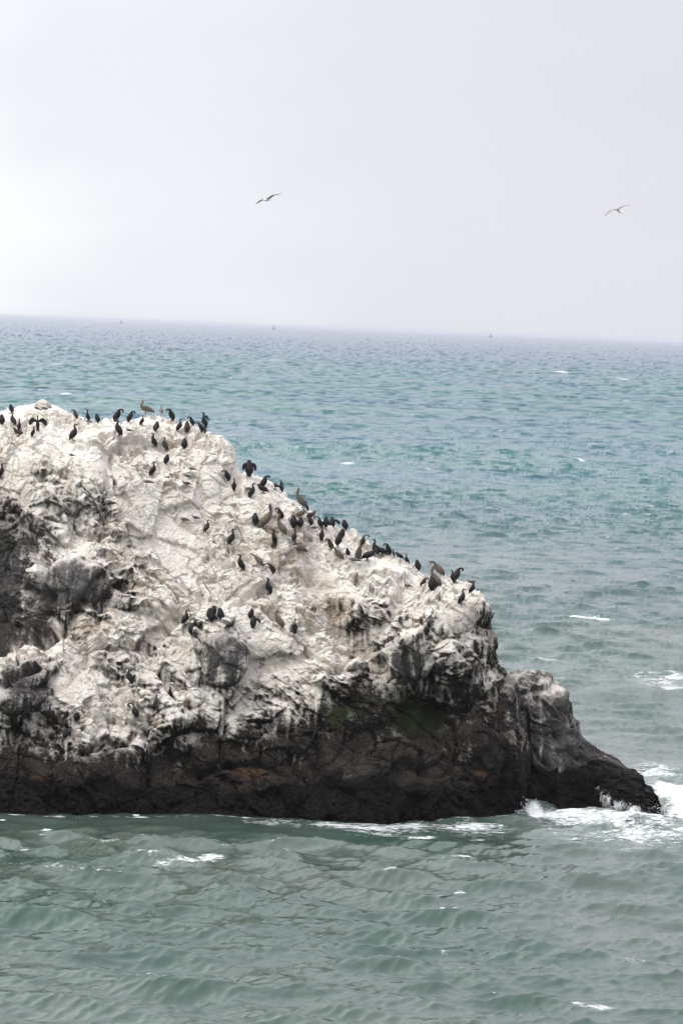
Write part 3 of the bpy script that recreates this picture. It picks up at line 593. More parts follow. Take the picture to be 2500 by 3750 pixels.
FOAM = [  # px, py, half-width, half-height (photo px), strength
 (2150, 2265, 68, 9, 1.15), (2190, 2268, 40, 8, 1.1), (1272, 1697, 36, 4, .85), (205, 1333, 28, 3, .8), (240, 1441, 22, 4, .9), (145, 1430, 12, 2, .8), (1000, 1318, 30, 3, .7), (950, 1318, 18, 2, .6),
 (2056, 1361, 26, 3, 1.0), (2278, 1387, 20, 3, .9), (2388, 1258, 12, 2, 1.0), (1960, 1353, 18, 2, .7), (1570, 1716, 24, 3, .8), (2124, 1683, 16, 5, 1.1), (2230, 1650, 20, 3, .8), (2170, 1630, 8, 3, .8),
 (1700, 1472, 14, 2, .8), (1690, 1542, 22, 2, .7), (2172, 1545, 18, 2, .6), (2075, 2165, 26, 5, .9), (1975, 2257, 12, 4, .8), (2270, 2117, 18, 3, .7), (2225, 1970, 12, 3, .6), (2000, 2420, 55, 7, .85), (2035, 2003, 18, 2, .6),
 (2400, 2492, 90, 26, .62), (2460, 2520, 60, 16, .7), (2330, 2475, 60, 8, .6), (2300, 2530, 60, 5, .6), (2470, 2480, 50, 8, .75), (2060, 2490, 20, 4, .6), (1470, 1300, 16, 2, .6), (1420, 1700, 16, 2, .5), (440, 1420, 16, 2, .5), (100, 1500, 10, 2, .5),
 (700, 3150, 85, 14, .88), (760, 3140, 50, 10, 1.0), (580, 3163, 50, 6, .7), (1700, 3132, 45, 11, .85), (1640, 3147, 35, 6, .7), (200, 3178, 110, 8, .66), (390, 3298, 20, 5, .8), (60, 3172, 30, 5, .6), (1880, 3140, 50, 6, .5), (2330, 3120, 120, 10, .6),
 (170, 3060, 45, 14, .62), (90, 3100, 50, 5, .6), (10, 3003, 14, 5, .8), (400, 3085, 90, 8, .5), (800, 3095, 100, 10, .48), (1130, 3150, 60, 5, .5), (500, 2985, 14, 5, 1.0), (900, 2982, 24, 8, 1.15), (690, 2982, 40, 4, .6),
 (1400, 3035, 220, 24, .66), (1500, 3022, 90, 10, .78), (1250, 3022, 150, 16, .68), (1700, 3030, 180, 20, .7), (1000, 3012, 150, 12, .58), (1080, 3020, 90, 18, .5), (1520, 3065, 100, 10, .6), (1750, 3070, 50, 6, .62), (1330, 3045, 60, 8, .66),
 (2060, 2985, 150, 26, .95), (2180, 3005, 240, 26, .85), (2330, 3065, 200, 22, .75), (1960, 2975, 40, 26, 1.15), (2150, 3025, 110, 16, 1.0), (2300, 3040, 140, 20, .85), (2380, 3000, 90, 30, .9), (2480, 3040, 120, 24, .78), (2200, 3070, 220, 22, .58), (2450, 3080, 120, 14, .6), (2430, 3110, 100, 12, .45),
 (2480, 2940, 60, 70, 1.35), (2460, 2985, 40, 20, .9), (2400, 2830, 90, 14, .7), (2320, 2795, 45, 6, .95), (2450, 2845, 80, 10, .85), (2490, 2880, 60, 14, .8), (2560, 2950, 70, 60, 1.1),
 (1620, 3268, 30, 5, .85), (1680, 3262, 18, 4, .85), (1630, 3488, 18, 6, .8), (1800, 3500, 18, 4, .5), (2350, 3520, 80, 12, .62), (2450, 3530, 50, 8, .6), (2210, 3697, 50, 9, .9), (2130, 3690, 40, 4, .75), (1820, 3665, 30, 6, .6), (2340, 3615, 16, 6, .6), (2020, 3662, 30, 4, .5), (470, 3660, 10, 3, .3)]
for bx in range(-200, 1900, 55):
    FOAM.append((bx+rng.uniform(-20, 20), np.interp(bx, [b[0] for b in BASE], [b[1] for b in BASE])+rng.uniform(0, 12), rng.uniform(20, 60), rng.uniform(3, 8), rng.uniform(.42, .70)))
for px, py, hw, hh, s in FOAM:
    if 2950 < py < 3100 and px > 1950: s *= .86
    if py > 3100: s *= .8; hw *= 1.35; hh *= 1.2
    c = on_sea(px, py); c2 = on_sea(px, py+hh)
    rx = hw*c[1]/F*1.1; ry = max(abs(c[1]-c2[1])*1.15, .5)
    r = ((X0-c[0])/rx)**2+((Y0-c[1])/ry)**2
    foam = np.maximum(foam, s*np.exp(-np.clip(r, 0, 30)**1.2*.8)) if s > .6 else np.maximum(foam, s*np.exp(-np.clip(r, 0, 30)))
for px, py, hw, hh, s in ((2150, 3030, 260, 50, .8), (2400, 2500, 130, 40, .35), (2480, 2900, 150, 90, .9), (1980, 2980, 80, 30, .8), (700, 3150, 160, 25, .3), (1300, 3130, 500, 40, .15)):
    c = on_sea(px, py); c2 = on_sea(px, py+hh); rx = hw*c[1]/F; ry = abs(c[1]-c2[1])
    veil = np.maximum(veil, s*np.exp(-((X0-c[0])/rx)**2-((Y0-c[1])/ry)**2))
sea = grid_mesh('sea', sea_P, MSEA, True, dict(foam=foam, veil=veil), nn)
sea['kind'] = 'structure'
def haze_box():
    import bmesh
    bm = bmesh.new(); bmesh.ops.create_cube(bm, size=1)
    for v in bm.verts: v.co = Vector((v.co.x*250000, v.co.y*140000+64000, (v.co.z+.5)*40.5-4.5))
    me = bpy.data.meshes.new('haze'); bm.to_mesh(me); bm.free()
    m = bpy.data.materials.new('sea_haze'); m.use_nodes = True; t = m.node_tree; t.nodes.clear()
    o = t.nodes.new('ShaderNodeOutputMaterial'); v = t.nodes.new('ShaderNodeVolumePrincipled')
    v.inputs['Color'].default_value = (.70, .725, .775, 1); v.inputs['Density'].default_value = .000035; v.inputs['Anisotropy'].default_value = 0
    t.links.new(v.outputs[0], o.inputs['Volume']); me.materials.append(m)
    ob = bpy.data.objects.new('haze', me); C.objects.link(ob); ob['kind'] = 'stuff'
haze_box()

# ------------------------------------------------------------------ birds
MBIRD = tint_material('plumage', .55, .22, .35)
MBILL_DARK = plain('dark_bill', (.03, .027, .025)); MBILL_PALE = plain('horn_bill', (.33, .25, .17)); MBILL_YEL = plain('yellow_bill', (.55, .36, .10)); MBILL_RED = plain('red_bill', (.35, .06, .03))
MLEG = plain('dark_leg', (.02, .02, .02)); MLEG_G = plain('grey_leg', (.12, .11, .10))
def catmull(A, sub):
    A = np.asarray(A, float); B = np.vstack([2*A[0]-A[1], A, 2*A[-1]-A[-2]]); out = []
    for i in range(1, len(B)-2):
        for t in np.arange(sub)/sub:
            out.append(.5*((2*B[i])+(-B[i-1]+B[i+1])*t+(2*B[i-1]-5*B[i]+4*B[i+1]-B[i+2])*t*t+(-B[i-1]+3*B[i]-3*B[i+1]+B[i+2])*t**3))
    out.append(B[-2]); return np.array(out)
class Shell:
    def __init__(s): s.V = []; s.Fc = []; s.T = []
    def sweep(s, pts, ref=(0, 1, 0), seg=10, sub=3):
        """pts rows: x y z r_in_plane r_along_ref  r g b ; one tapering tube"""
        A = catmull(pts, sub); A[:, 3:5] = np.maximum(A[:, 3:5], .004); A[:, 5:] = np.clip(A[:, 5:], .004, 1)
        c = A[:, :3]; t = np.gradient(c, axis=0); t /= np.linalg.norm(t, axis=1, keepdims=True)+1e-9
        ref = np.array(ref, float); b0 = len(s.V)
        for i in range(len(A)):
            a = np.cross(t[i], ref); a /= np.linalg.norm(a)+1e-9; bb = np.cross(a, t[i])
            for k in range(seg):
                th = 2*math.pi*k/seg
                s.V.append(c[i]+a*math.cos(th)*A[i, 3]+bb*math.sin(th)*A[i, 4]); s.T.append(A[i, 5:8])
        for i in range(len(A)-1):
            for k in range(seg):
                p = b0+i*seg+k; q = b0+i*seg+(k+1) % seg; s.Fc.append((p, q, q+seg, p+seg))
        s.Fc.append(tuple(b0+k for k in range(seg))[::-1]); e = b0+(len(A)-1)*seg; s.Fc.append(tuple(e+k for k in range(seg)))
        return s
    def mesh(s, name, mat):
        me = bpy.data.meshes.new(name); me.from_pydata([tuple(v) for v in s.V], [], s.Fc)
        ca = me.color_attributes.new('tint', 'FLOAT_COLOR', 'POINT')
        ca.data.foreach_set('color', np.c_[np.array(s.T), np.ones(len(s.T))].astype(np.float32).ravel())
        me.polygons.foreach_set('use_smooth', np.ones(len(me.polygons), bool)); me.materials.append(mat); me.update()
        return me
BK = (.010, .010, .012); BW = (.016, .014, .013); BN = (.040, .029, .022); BR2 = (.060, .046, .036)
CORM = {  # side profile facing -x: x z r_in_plane r_side
 'upright': ([(.17, .00, .015, .035), (.13, .10, .035, .055), (.09, .22, .10, .085), (.03, .38, .13, .115), (-.01, .53, .115, .11), (-.035, .66, .07, .07), (-.03, .76, .04, .04), (-.005, .85, .034, .034), (-.02, .925, .04, .036), (-.065, .955, .045, .036), (-.11, .95, .028, .024)], ((-.10, .95), (-.20, .935))),
 'tall': ([(.12, .00, .015, .03), (.10, .12, .04, .06), (.07, .28, .105, .09), (.03, .45, .11, .10), (0, .60, .08, .075), (0, .72, .045, .042), (0, .82, .036, .034), (0, .91, .038, .035), (-.03, .97, .04, .035), (-.07, .975, .025, .02)], ((-.06, .975), (-.15, .985))),
 'hunched': ([(.06, .00, .02, .04), (.06, .10, .06, .075), (.06, .24, .13, .13), (.03, .42, .175, .165), (0, .60, .165, .16), (-.02, .76, .12, .12), (-.03, .88, .085, .085), (-.04, .95, .06, .06), (-.05, .985, .03, .03)], ((-.09, .90), (-.15, .84))),
 'preening': ([(.17, .00, .015, .035), (.14, .10, .05, .06), (.11, .25, .13, .11), (.06, .44, .16, .14), (.01, .62, .14, .13), (-.02, .77, .10, .10), (-.06, .89, .075, .07), (-.14, .95, .062, .056), (-.215, .92, .055, .048), (-.235, .84, .045, .04), (-.21, .77, .026, .022)], ((-.215, .78), (-.16, .68))),
 'looped': ([(.10, .00, .015, .035), (.10, .10, .04, .06), (.08, .25, .12, .11), (.04, .42, .15, .14), (0, .57, .12, .12), (-.01, .70, .06, .06), (-.03, .82, .042, .04), (-.11, .93, .042, .04), (-.22, .94, .045, .04), (-.28, .86, .042, .036), (-.26, .78, .026, .022)], ((-.26, .79), (-.19, .69))),
 'reaching': ([(.16, .00, .015, .035), (.15, .12, .05, .07), (.13, .30, .13, .12), (.09, .50, .16, .14), (.02, .70, .13, .12), (-.07, .84, .085, .08), (-.18, .92, .06, .055), (-.31, .89, .046, .04), (-.40, .79, .045, .038), (-.45, .71, .028, .024)], ((-.44, .72), (-.50, .60))),
 'crouched': ([(.72, .12, .03, .07), (.55, .22, .07, .10), (.34, .34, .17, .17), (.10, .47, .24, .22), (-.14, .60, .22, .20), (-.30, .72, .14, .13), (-.38, .83, .10, .09), (-.46, .90, .085, .07), (-.56, .88, .05, .045)], ((-.54, .88), (-.70, .82))),
}
PEL = {
 'standing': ([(.60, .24, .03, .05), (.46, .33, .09, .10), (.25, .42, .16, .145), (.03, .48, .165, .15), (-.10, .545, .11, .105), (-.135, .64, .055, .05), (-.09, .74, .043, .04), (-.045, .83, .04, .038), (-.05, .915, .045, .04), (-.10, .955, .048, .04), (-.145, .945, .035, .03)], ((-.13, .94), (-.31, .60)), .36),
 'upright': ([(.36, .02, .03, .05), (.31, .12, .08, .09), (.20, .28, .155, .13), (.07, .44, .15, .13), (-.02, .58, .095, .085), (-.055, .69, .047, .044), (-.03, .79, .038, .036), (.00, .88, .038, .036), (-.02, .955, .044, .038), (-.065, .965, .035, .03)], ((-.05, .95), (-.15, .66)), .2),
 'preening': ([(.40, .06, .04, .06), (.33, .20, .12, .12), (.18, .38, .20, .18), (.00, .56, .20, .17), (-.12, .72, .11, .10), (-.20, .84, .06, .055), (-.31, .91, .052, .045), (-.42, .88, .055, .045), (-.47, .80, .035, .03)], ((-.46, .82), (-.20, .42)), .22),
 'reaching': ([(.50, .02, .04, .07), (.42, .16, .11, .12), (.25, .38, .19, .17), (.06, .56, .19, .16), (-.10, .70, .12, .10), (-.22, .80, .06, .055), (-.36, .90, .05, .045), (-.48, .94, .052, .045), (-.56, .90, .04, .03)], ((-.55, .90), (-.42, .45)), .18),
 'lying': ([(.85, .10, .05, .08), (.65, .22, .15, .16), (.35, .36, .26, .25), (.02, .45, .28, .26), (-.25, .52, .18, .16), (-.36, .68, .09, .08), (-.34, .84, .08, .07), (-.28, .93, .08, .07), (-.36, .97, .06, .05)], ((-.36, .95), (-.55, .55)), .12),
}
GUL = {'sitting': ([(1.05, .34, .03, .06), (.78, .44, .10, .13), (.40, .53, .20, .20), (.05, .56, .25, .23), (-.20, .62, .20, .19), (-.36, .75, .13, .12), (-.43, .86, .125, .115), (-.55, .87, .08, .075)], ((-.56, .87), (-.74, .83)), .34)}
TINTS = {'black': [BK, BK, BW, BK, BK, BK, BK, BK, BN, BN, BN, BN], 'brown': [BN, BN, BR2, BN, BN, BW, BN, BN, BN, BN, BN, BN],
 'rusty': [BK, BK, BK, BW, BN, (.07, .025, .02), (.09, .03, .025), (.05, .02, .02), BK, BK, BK, BK],
 'pelican': [(.07, .055, .045), (.09, .072, .06), (.125, .10, .082), (.11, .088, .072), (.09, .068, .055), (.085, .062, .05), (.07, .052, .042), (.09, .07, .06), (.25, .21, .17), (.32, .28, .22), (.3, .26, .2), (.3, .26, .2)],
 'grey': [(.16, .14, .13), (.22, .20, .19), (.27, .25, .24), (.26, .24, .23), (.22, .20, .19), (.30, .28, .25), (.42, .39, .35), (.52, .49, .44), (.62, .6, .55), (.66, .64, .6), (.6, .58, .5), (.6, .58, .5)],
 'dark': [(.06, .05, .042), (.08, .065, .05), (.115, .09, .07), (.10, .08, .062), (.075, .058, .048), (.05, .04, .034), (.045, .035, .03), (.06, .045, .036), (.12, .1, .08), (.2, .17, .14), (.2, .17, .14), (.2, .17, .14)],
 'gull': [(.03, .028, .028), (.05, .046, .047), (.10, .095, .097), (.13, .125, .13), (.20, .19, .19), (.36, .34, .34), (.45, .43, .43), (.40, .38, .38)],
 'gulldark': [(.025, .023, .023), (.04, .036, .036), (.06, .055, .055), (.07, .064, .064), (.09, .08, .08), (.12, .11, .11), (.14, .125, .12), (.13, .12, .11)]}
_cache = {}
def proto(kind, pose, tint, wings=None):
    key = (kind, pose, tint, wings); sx_ = {'crouched': .62, 'lying': .8}.get(pose, 1)
    if key in _cache: return _cache[key]
    src = {'cormorant': CORM, 'pelican': PEL, 'gull': GUL}[kind][pose]; prof, bill = [(q[0]*sx_,)+tuple(q[1:]) for q in src[0]], tuple((q[0]*sx_, q[1]) for q in src[1])
    tn = TINTS[tint]; sh = Shell()
    sh.sweep([(x, 0, z, a, c, *tn[min(i, len(tn)-1)]) for i, (x, z, a, c) in enumerate(prof)])
    dark = tuple(c*.75 for c in tn[2])
    # folded wings lie as ridges along each flank
    k = min(range(len(prof)), key=lambda i: -prof[i][3]); fx = prof[k]; tx = prof[1]; s0 = prof[min(k+1, len(prof)-1)]
    if wings is None:
        for sd in (-1, 1):
            sh.sweep([(s0[0], sd*s0[3]*.70, s0[1], s0[2]*.45, .02, *dark), (fx[0]+fx[2]*.15, sd*fx[3]*.88, fx[1], fx[2]*.62, .03, *dark),
                      ((fx[0]+tx[0])/2+.02, sd*fx[3]*.72, (fx[1]+tx[1])/2, fx[2]*.5, .03, *dark), (tx[0]+.02, sd*tx[3]*.6, tx[1], .03, .015, *dark)], seg=8)
    elif wings == 'spread':
        for sd in (-1, 1):
            sh.sweep([(0, sd*.07, .64, .07, .03, *BK), (0, sd*.18, .68, .10, .022, *BK), (.02, sd*.28, .72, .13, .02, *BK), (.03, sd*.37, .64, .14, .016, *BW), (.03, sd*.43, .50, .11, .012, *BW), (.03, sd*.45, .38, .04, .01, *BW)], ref=(1, 0, 0), seg=8)
    elif wings == 'half':
        for sd in (-1, 1):
            sh.sweep([(.02, sd*.08, .74, .04, .03, *BK), (.03, sd*.15, .76, .06, .025, *BK), (.05, sd*.21, .64, .065, .022, *BK), (.06, sd*.235, .48, .05, .018, *BW), (.06, sd*.22, .36, .02, .01, *BW)], ref=(1, 0, 0), seg=8)
    elif wings == 'one':
        sh.sweep([(.02, .08, .72, .05, .03, *BK), (.06, .20, .74, .09, .025, *BK), (.10, .32, .62, .09, .02, *BK), (.12, .38, .46, .04, .012, *BW)], ref=(1, 0, 0), seg=8)
    body = sh.mesh(kind+'_body', MBIRD)
    (bx, bz), (ex, ez) = bill; L = math.hypot(ex-bx, ez-bz)
    if kind == 'pelican':
        bc = (.35, .27, .18); bs = Shell().sweep([(bx, 0, bz, .03, .024, *bc), (bx+(ex-bx)*.5, 0, bz+(ez-bz)*.5, .03, .018, *bc), (bx+(ex-bx)*.85, 0, bz+(ez-bz)*.85, .014, .012, *bc), (ex, 0, ez, .006, .006, *bc)], seg=7)
        bm_ = bs.mesh('pelican_bill', MBILL_YEL if pose == 'reaching' and tint == 'dark' else MBILL_PALE)
    else:
        w = .018 if kind == 'cormorant' else .04
        bs = Shell().sweep([(bx, 0, bz, w, w, *BK), ((bx+ex)/2, 0, (bz+ez)/2, w*.7, w*.7, *BK), (ex, 0, ez, w*.35, w*.35, *BK)], seg=6)
        bm_ = bs.mesh(kind+'_bill', MBILL_DARK if kind == 'cormorant' else MBILL_RED)
    legs = []
    lh = {'cormorant': .17, 'pelican': (src[2] if len(src) > 2 else .3), 'gull': .36}[kind]; lx = fx[0]*.6+(.03 if kind != 'pelican' else .08); ly = fx[3]*.5; lr = {'cormorant': .018, 'pelican': .014, 'gull': .02}[kind]
    for sd in (-1, 1):
        l = Shell().sweep([(lx, sd*ly, lh+.08, lr*1.6, lr*1.6, *BK), (lx+.01, sd*ly, lh*.5, lr, lr, *BK), (lx, sd*ly, .02, lr, lr, *BK)], seg=6)
        l.sweep([(lx+.015, sd*ly, .014, .008, .012, *BK), (lx-.05, sd*ly*1.1, .012, .008, .035, *BK), (lx-.10, sd*ly*1.2, .008, .005, .045, *BK)], seg=6)
        legs.append(l.mesh(kind+'_leg', MLEG if kind == 'cormorant' else MLEG_G))
    _cache[key] = (body, bm_, legs); return _cache[key]
brng = random.Random(5)
GROUPS = {'cormorant': 'cormorants perched on the rock', 'pelican': 'brown pelicans resting on the rock', 'gull': 'grey gulls sitting on the rock'}
def foot_on_rock(px, py):
    dd = (RPX-px)**2+(RPY-py)**2
    m = np.argmin(dd); c = np.nonzero(dd < dd[m]+6)[0]
    return ROCKP.reshape(-1, 3)[c[np.argmin(ROCKP.reshape(-1, 3)[c, 1])]]
YAW = {'L': 0, 'R': math.pi, 'F': math.pi/2, 'A': -math.pi/2}
def bird(kind, pose, px, top, foot, face, tint, label, wings=None, lean=0):
    body, bill, legs = proto(kind, pose, tint, wings)
    p = foot_on_rock(px, foot); size = (foot-top)*p[1]/F*(1.18 if kind == 'cormorant' else .97)
    o = bpy.data.objects.new(kind, body); C.objects.link(o)
    o.location = (p[0], p[1]-.14, p[2]+.0)
    wd = brng.uniform(1.0, 1.15)*{'cormorant': 1.5 if wings != 'spread' else 1.0, 'pelican': 1.0, 'gull': 1.05}[kind]; o.scale = (size*wd, size*wd, size)
    o.rotation_euler = (0, math.radians(lean), YAW[face]+brng.uniform(-.38, .38))
    if face == 'R': o.rotation_euler[1] = math.radians(lean)
    tag(o, label, kind, GROUPS[kind])
    b = bpy.data.objects.new('bill', bill); C.objects.link(b); b.parent = o
    for l in legs:
        x = bpy.data.objects.new('leg', l); C.objects.link(x); x.parent = o
    return o
Cm, Pl, Gl = 'cormorant', 'pelican', 'gull'
for a in [
 (Cm, 'hunched', 41, 1482, 1510, 'L', 'black', 'small black cormorant half hidden behind the skyline, left of the round boulder'),
 (Cm, 'hunched', 7, 1520, 1553, 'A', 'black', 'black hunched cormorant cut by the photo edge at the top left'),
 (Cm, 'upright', 47, 1515, 1556, 'L', 'brown', 'dull brown cormorant upright beside the edge bird, bill pointing left'),
 (Cm, 'tall', 69, 1537, 1574, 'A', 'black', 'slim black cormorant just behind a squatting one below the round boulder'),
 (Cm, 'crouched', 68, 1569, 1596, 'L', 'brown', 'brown cormorant squatting low in front of a slim one'),
 (Cm, 'tall', 138, 1528, 1578, 'F', 'black', 'cormorant holding both wings spread wide to dry', 'spread'),
 (Cm, 'tall', 123, 1563, 1598, 'R', 'black', 'slim cormorant standing right under the one with spread wings'),
 (Cm, 'upright', 271, 1560, 1612, 'R', 'black', 'lone tall cormorant facing right on open white rock near the upper left'),
 (Cm, 'preening', 277, 1504, 1534, 'L', 'brown', 'broad rust tinged cormorant preening on the skyline where the peak drops'),
 (Cm, 'tall', 317, 1502, 1540, 'L', 'black', 'cormorant with neck stretched up on the skyline above a grey gull'),
 (Cm, 'hunched', 356, 1517, 1546, 'L', 'black', 'short hunched cormorant alone on the dip in the skyline'),
 (Cm, 'preening', 432, 1502, 1544, 'R', 'black', 'cormorant on the skyline bending its head right, directly over an S-necked one'),
 (Cm, 'upright', 433, 1545, 1596, 'L', 'black', 'slender S-necked cormorant facing left just under the skyline'),
 (Cm, 'preening', 476, 1510, 1547, 'R', 'black', 'preening cormorant with head tucked right, left of the standing pelican'),
 (Cm, 'upright', 523, 1526, 1558, 'R', 'black', 'stooping cormorant directly below the standing pelican on the summit'),
 (Cm, 'hunched', 573, 1548, 1581, 'R', 'brown', 'brownish hunched cormorant below and between the two summit pelicans'),
 (Cm, 'preening', 624, 1505, 1544, 'L', 'black', 'cormorant curling its neck left, just right of the back-turned pelican'),
 (Cm, 'upright', 658, 1537, 1576, 'R', 'black', 'cormorant leaning right with its tail out, left of a plump brown one'),
 (Cm, 'hunched', 685, 1545, 1580, 'A', 'brown', 'plump brown back-turned cormorant right of a leaning one near the summit edge'),
 (Cm, 'preening', 701, 1528, 1557, 'L', 'black', 'cormorant hanging its head left on the skyline right of the summit'),
 (Cm, 'tall', 742, 1519, 1568, 'L', 'black', 'cormorant with high neck and one wing lifted at the end of the summit', 'one'),
 (Cm, 'reaching', 731, 1553, 1586, 'L', 'black', 'cormorant arching its neck down left at the end of the summit'),
 (Cm, 'hunched', 753, 1566, 1586, 'A', 'brown', 'small brown squatting cormorant last at the right end of the summit'),
 (Cm, 'hunched', 511, 1578, 1618, 'F', 'black', 'cormorant with wings half open below the summit pelicans', 'half'),
 (Cm, 'upright', 560, 1590, 1634, 'L', 'black', 'cormorant facing left, right of the one with half open wings'),
 (Cm, 'upright', 606, 1606, 1648, 'L', 'brown', 'brownish cormorant looking left, third in the slanting row under the summit'),
 (Cm, 'hunched', 675, 1606, 1641, 'A', 'black', 'round hunched cormorant on white rock below the leaning one'),
 (Cm, 'hunched', 611, 1667, 1700, 'R', 'black', 'hunched cormorant standing alone mid slope, uppermost of the two lone ones'),
 (Cm, 'upright', 559, 1700, 1744, 'R', 'black', 'cormorant looking down right, left of the grey gulls on the upper slope'),
 (Cm, 'tall', 6, 1703, 1750, 'R', 'black', 'cormorant cut by the left photo edge halfway down the white cap'),
 (Cm, 'preening', 830, 1726, 1761, 'L', 'black', 'cormorant bowing left under the small cliff step on the skyline'),
 (Cm, 'hunched', 913, 1691, 1745, 'A', 'black', 'big cormorant with drooping half open wings highest on the middle skyline', 'half'),
 (Cm, 'tall', 858, 1757, 1797, 'A', 'black', 'back-turned cormorant just right of and below a bowing one'),
 (Cm, 'upright', 923, 1774, 1822, 'R', 'black', 'tall cormorant with its bill to the right under the big drooping one'),
 (Cm, 'preening', 967, 1744, 1786, 'R', 'black', 'cormorant with neck bent over to the right on the skyline'),
 (Cm, 'crouched', 961, 1776, 1807, 'L', 'black', 'fat crouching cormorant under the bent one, standing on one leg'),
 (Cm, 'crouched', 1005, 1764, 1786, 'L', 'brown', 'low brown cormorant crouching left of the one with a raised wing'),
 (Cm, 'tall', 1026, 1763, 1801, 'L', 'black', 'cormorant with a raised wing to the right on the skyline', 'one'),
 (Pl, 'standing', 526, 1456, 1521, 'L', 'pelican', 'large brown pelican standing on the summit, bill hanging down to the left'),
 (Pl, 'standing', 589, 1475, 1520, 'A', 'pelican', 'smaller brown pelican on the summit seen from behind'),
 (Pl, 'upright', 1093, 1781, 1860, 'L', 'pelican', 'tall brown pelican with straight neck rising above the middle skyline'),
 (Cm, 'tall', 1119, 1840, 1871, 'L', 'black', 'small cormorant on the skyline right behind the tall straight-necked pelican'),
 (Pl, 'lying', 1103, 1858, 1894, 'R', 'pelican', 'brown and white pelican lying low under the tall skyline one'),
 (Cm, 'crouched', 1136, 1873, 1902, 'R', 'rusty', 'cormorant with rusty red shoulder crouching right of the low pelican'),
 (Cm, 'hunched', 1077, 1892, 1933, 'A', 'black', 'plump cormorant with long legs, left of a slimmer twin, below the low pelican'),
 (Cm, 'hunched', 1101, 1897, 1931, 'A', 'black', 'slimmer cormorant between two plump ones, just above the grey pelican'),
 (Cm, 'hunched', 1136, 1896, 1927, 'L', 'black', 'plump squat cormorant right of the white head of the grey pelican'),
 (Pl, 'upright', 1118, 1910, 1986, 'L', 'grey', 'pale grey pelican with white head facing left with its bill folded down'),
 (Pl, 'upright', 985, 1841, 1936, 'R', 'dark', 'large dark streaked pelican with long pale neck, left of the pair in the middle'),
 (Pl, 'upright', 1020, 1875, 1957, 'L', 'dark', 'brown pelican with dark neck in front of a curled cormorant'),
 (Cm, 'preening', 1023, 1864, 1899, 'L', 'black', 'curled cormorant behind the dark necked pelican'),
 (Pl, 'preening', 903, 1853, 1917, 'R', 'grey', 'grey pelican with ruffled back twisting to preen, left of a dark upright cormorant'),
 (Cm, 'hunched', 932, 1885, 1923, 'A', 'black', 'small dark cormorant just right of the ruffled grey pelican'),
 (Cm, 'upright', 757, 1910, 1951, 'R', 'brown', 'brown cormorant bending its head right, upper of two on the open middle slope'),
 (Cm, 'upright', 848, 1941, 1993, 'R', 'black', 'tall cormorant with bent head alone on the open middle slope'),
 (Cm, 'tall', 998, 1948, 1998, 'L', 'black', 'slim brown backed cormorant under the dark necked pelican'),
 (Cm, 'tall', 1079, 1941, 1984, 'A', 'rusty', 'reddish cormorant directly above the dark sprawling pelican'),
 (Pl, 'lying', 1092, 1975, 2022, 'L', 'dark', 'dark brown pelican sprawled under the reddish cormorant'),
 (Pl, 'reaching', 1056, 1997, 2047, 'R', 'grey', 'grey pelican reaching right with its bill beside the dark sprawled one'),
 (Pl, 'reaching', 939, 2022, 2071, 'L', 'pelican', 'pale brown pelican with long bill pointing down left, alone on the slope'),
 (Cm, 'upright', 880, 2036, 2088, 'L', 'black', 'cormorant with S-shaped neck facing left below the reaching pale pelican'),
 (Cm, 'reaching', 992, 2066, 2102, 'L', 'black', 'cormorant arching its neck over to the ground below the pelicans'),
 (Cm, 'tall', 981, 2122, 2175, 'L', 'black', 'slim lone cormorant on the clean white slab above the lower group'),
 (Cm, 'looped', 1170, 1893, 1931, 'L', 'black', 'cormorant with its neck looped left on the skyline, next to a grey gull'),
 (Cm, 'hunched', 1193, 1895, 1930, 'A', 'black', 'broad cormorant in the middle of the three shoulder to shoulder on the skyline'),
 (Cm, 'hunched', 1215, 1900, 1940, 'A', 'black', 'cormorant with a pointed raised wing, right one of the three on the skyline', 'one'),
 (Cm, 'tall', 1178, 1935, 1981, 'A', 'black', 'spindle shaped back-turned cormorant standing below the three on the skyline'),
 (Cm, 'preening', 1204, 1978, 2014, 'L', 'brown', 'cormorant with brown drooped head below the spindle shaped one'),
 (Cm, 'hunched', 1261, 1906, 1940, 'L', 'black', 'blunt headed cormorant at the top of a stack of three on the skyline'),
 (Cm, 'hunched', 1252, 1939, 1978, 'R', 'black', 'middle cormorant of the stack of three that climbs to the skyline'),
 (Cm, 'hunched', 1240, 1961, 2002, 'R', 'black', 'lowest cormorant of the stack of three that climbs to the skyline'),
 (Pl, 'preening', 1235, 1998, 2048, 'L', 'dark', 'grey brown pelican with bill down left under the stack of three cormorants'),
 (Cm, 'hunched', 1273, 2011, 2038, 'L', 'black', 'cormorant standing behind a pale grey gull below the skyline'),
 (Pl, 'upright', 1313, 1969, 2052, 'F', 'pelican', 'brown pelican with upright neck seen from the front near the ridge edge'),
 (Cm, 'looped', 1328, 1961, 2001, 'R', 'black', 'cormorant looping its neck right beside the front-facing pelican'),
 (Cm, 'crouched', 1350, 2012, 2051, 'R', 'black', 'fat crouching cormorant just right of the front-facing pelican'),
 (Cm, 'upright', 1371, 1980, 2031, 'L', 'black', 'cormorant with raised head, left one of three on the ridge'),
 (Cm, 'crouched', 1395, 2000, 2031, 'L', 'black', 'bulky crouching cormorant in the middle of three on the ridge'),
 (Cm, 'preening', 1418, 1996, 2033, 'L', 'black', 'preening cormorant at the right of three on the ridge'),
 (Cm, 'tall', 1438, 2013, 2036, 'L', 'black', 'cormorant showing little more than its thin neck over the ridge'),
 (Cm, 'crouched', 1463, 2024, 2048, 'L', 'black', 'low lying cormorant on the ridge left of a sitting one'),
 (Cm, 'upright', 1488, 2031, 2064, 'L', 'black', 'cormorant at the lower end of the ridge beside a low lying one'),
 (Cm, 'hunched', 1530, 2055, 2091, 'L', 'black', 'round cormorant alone on the sloping ridge left of the two tangled pelicans'),
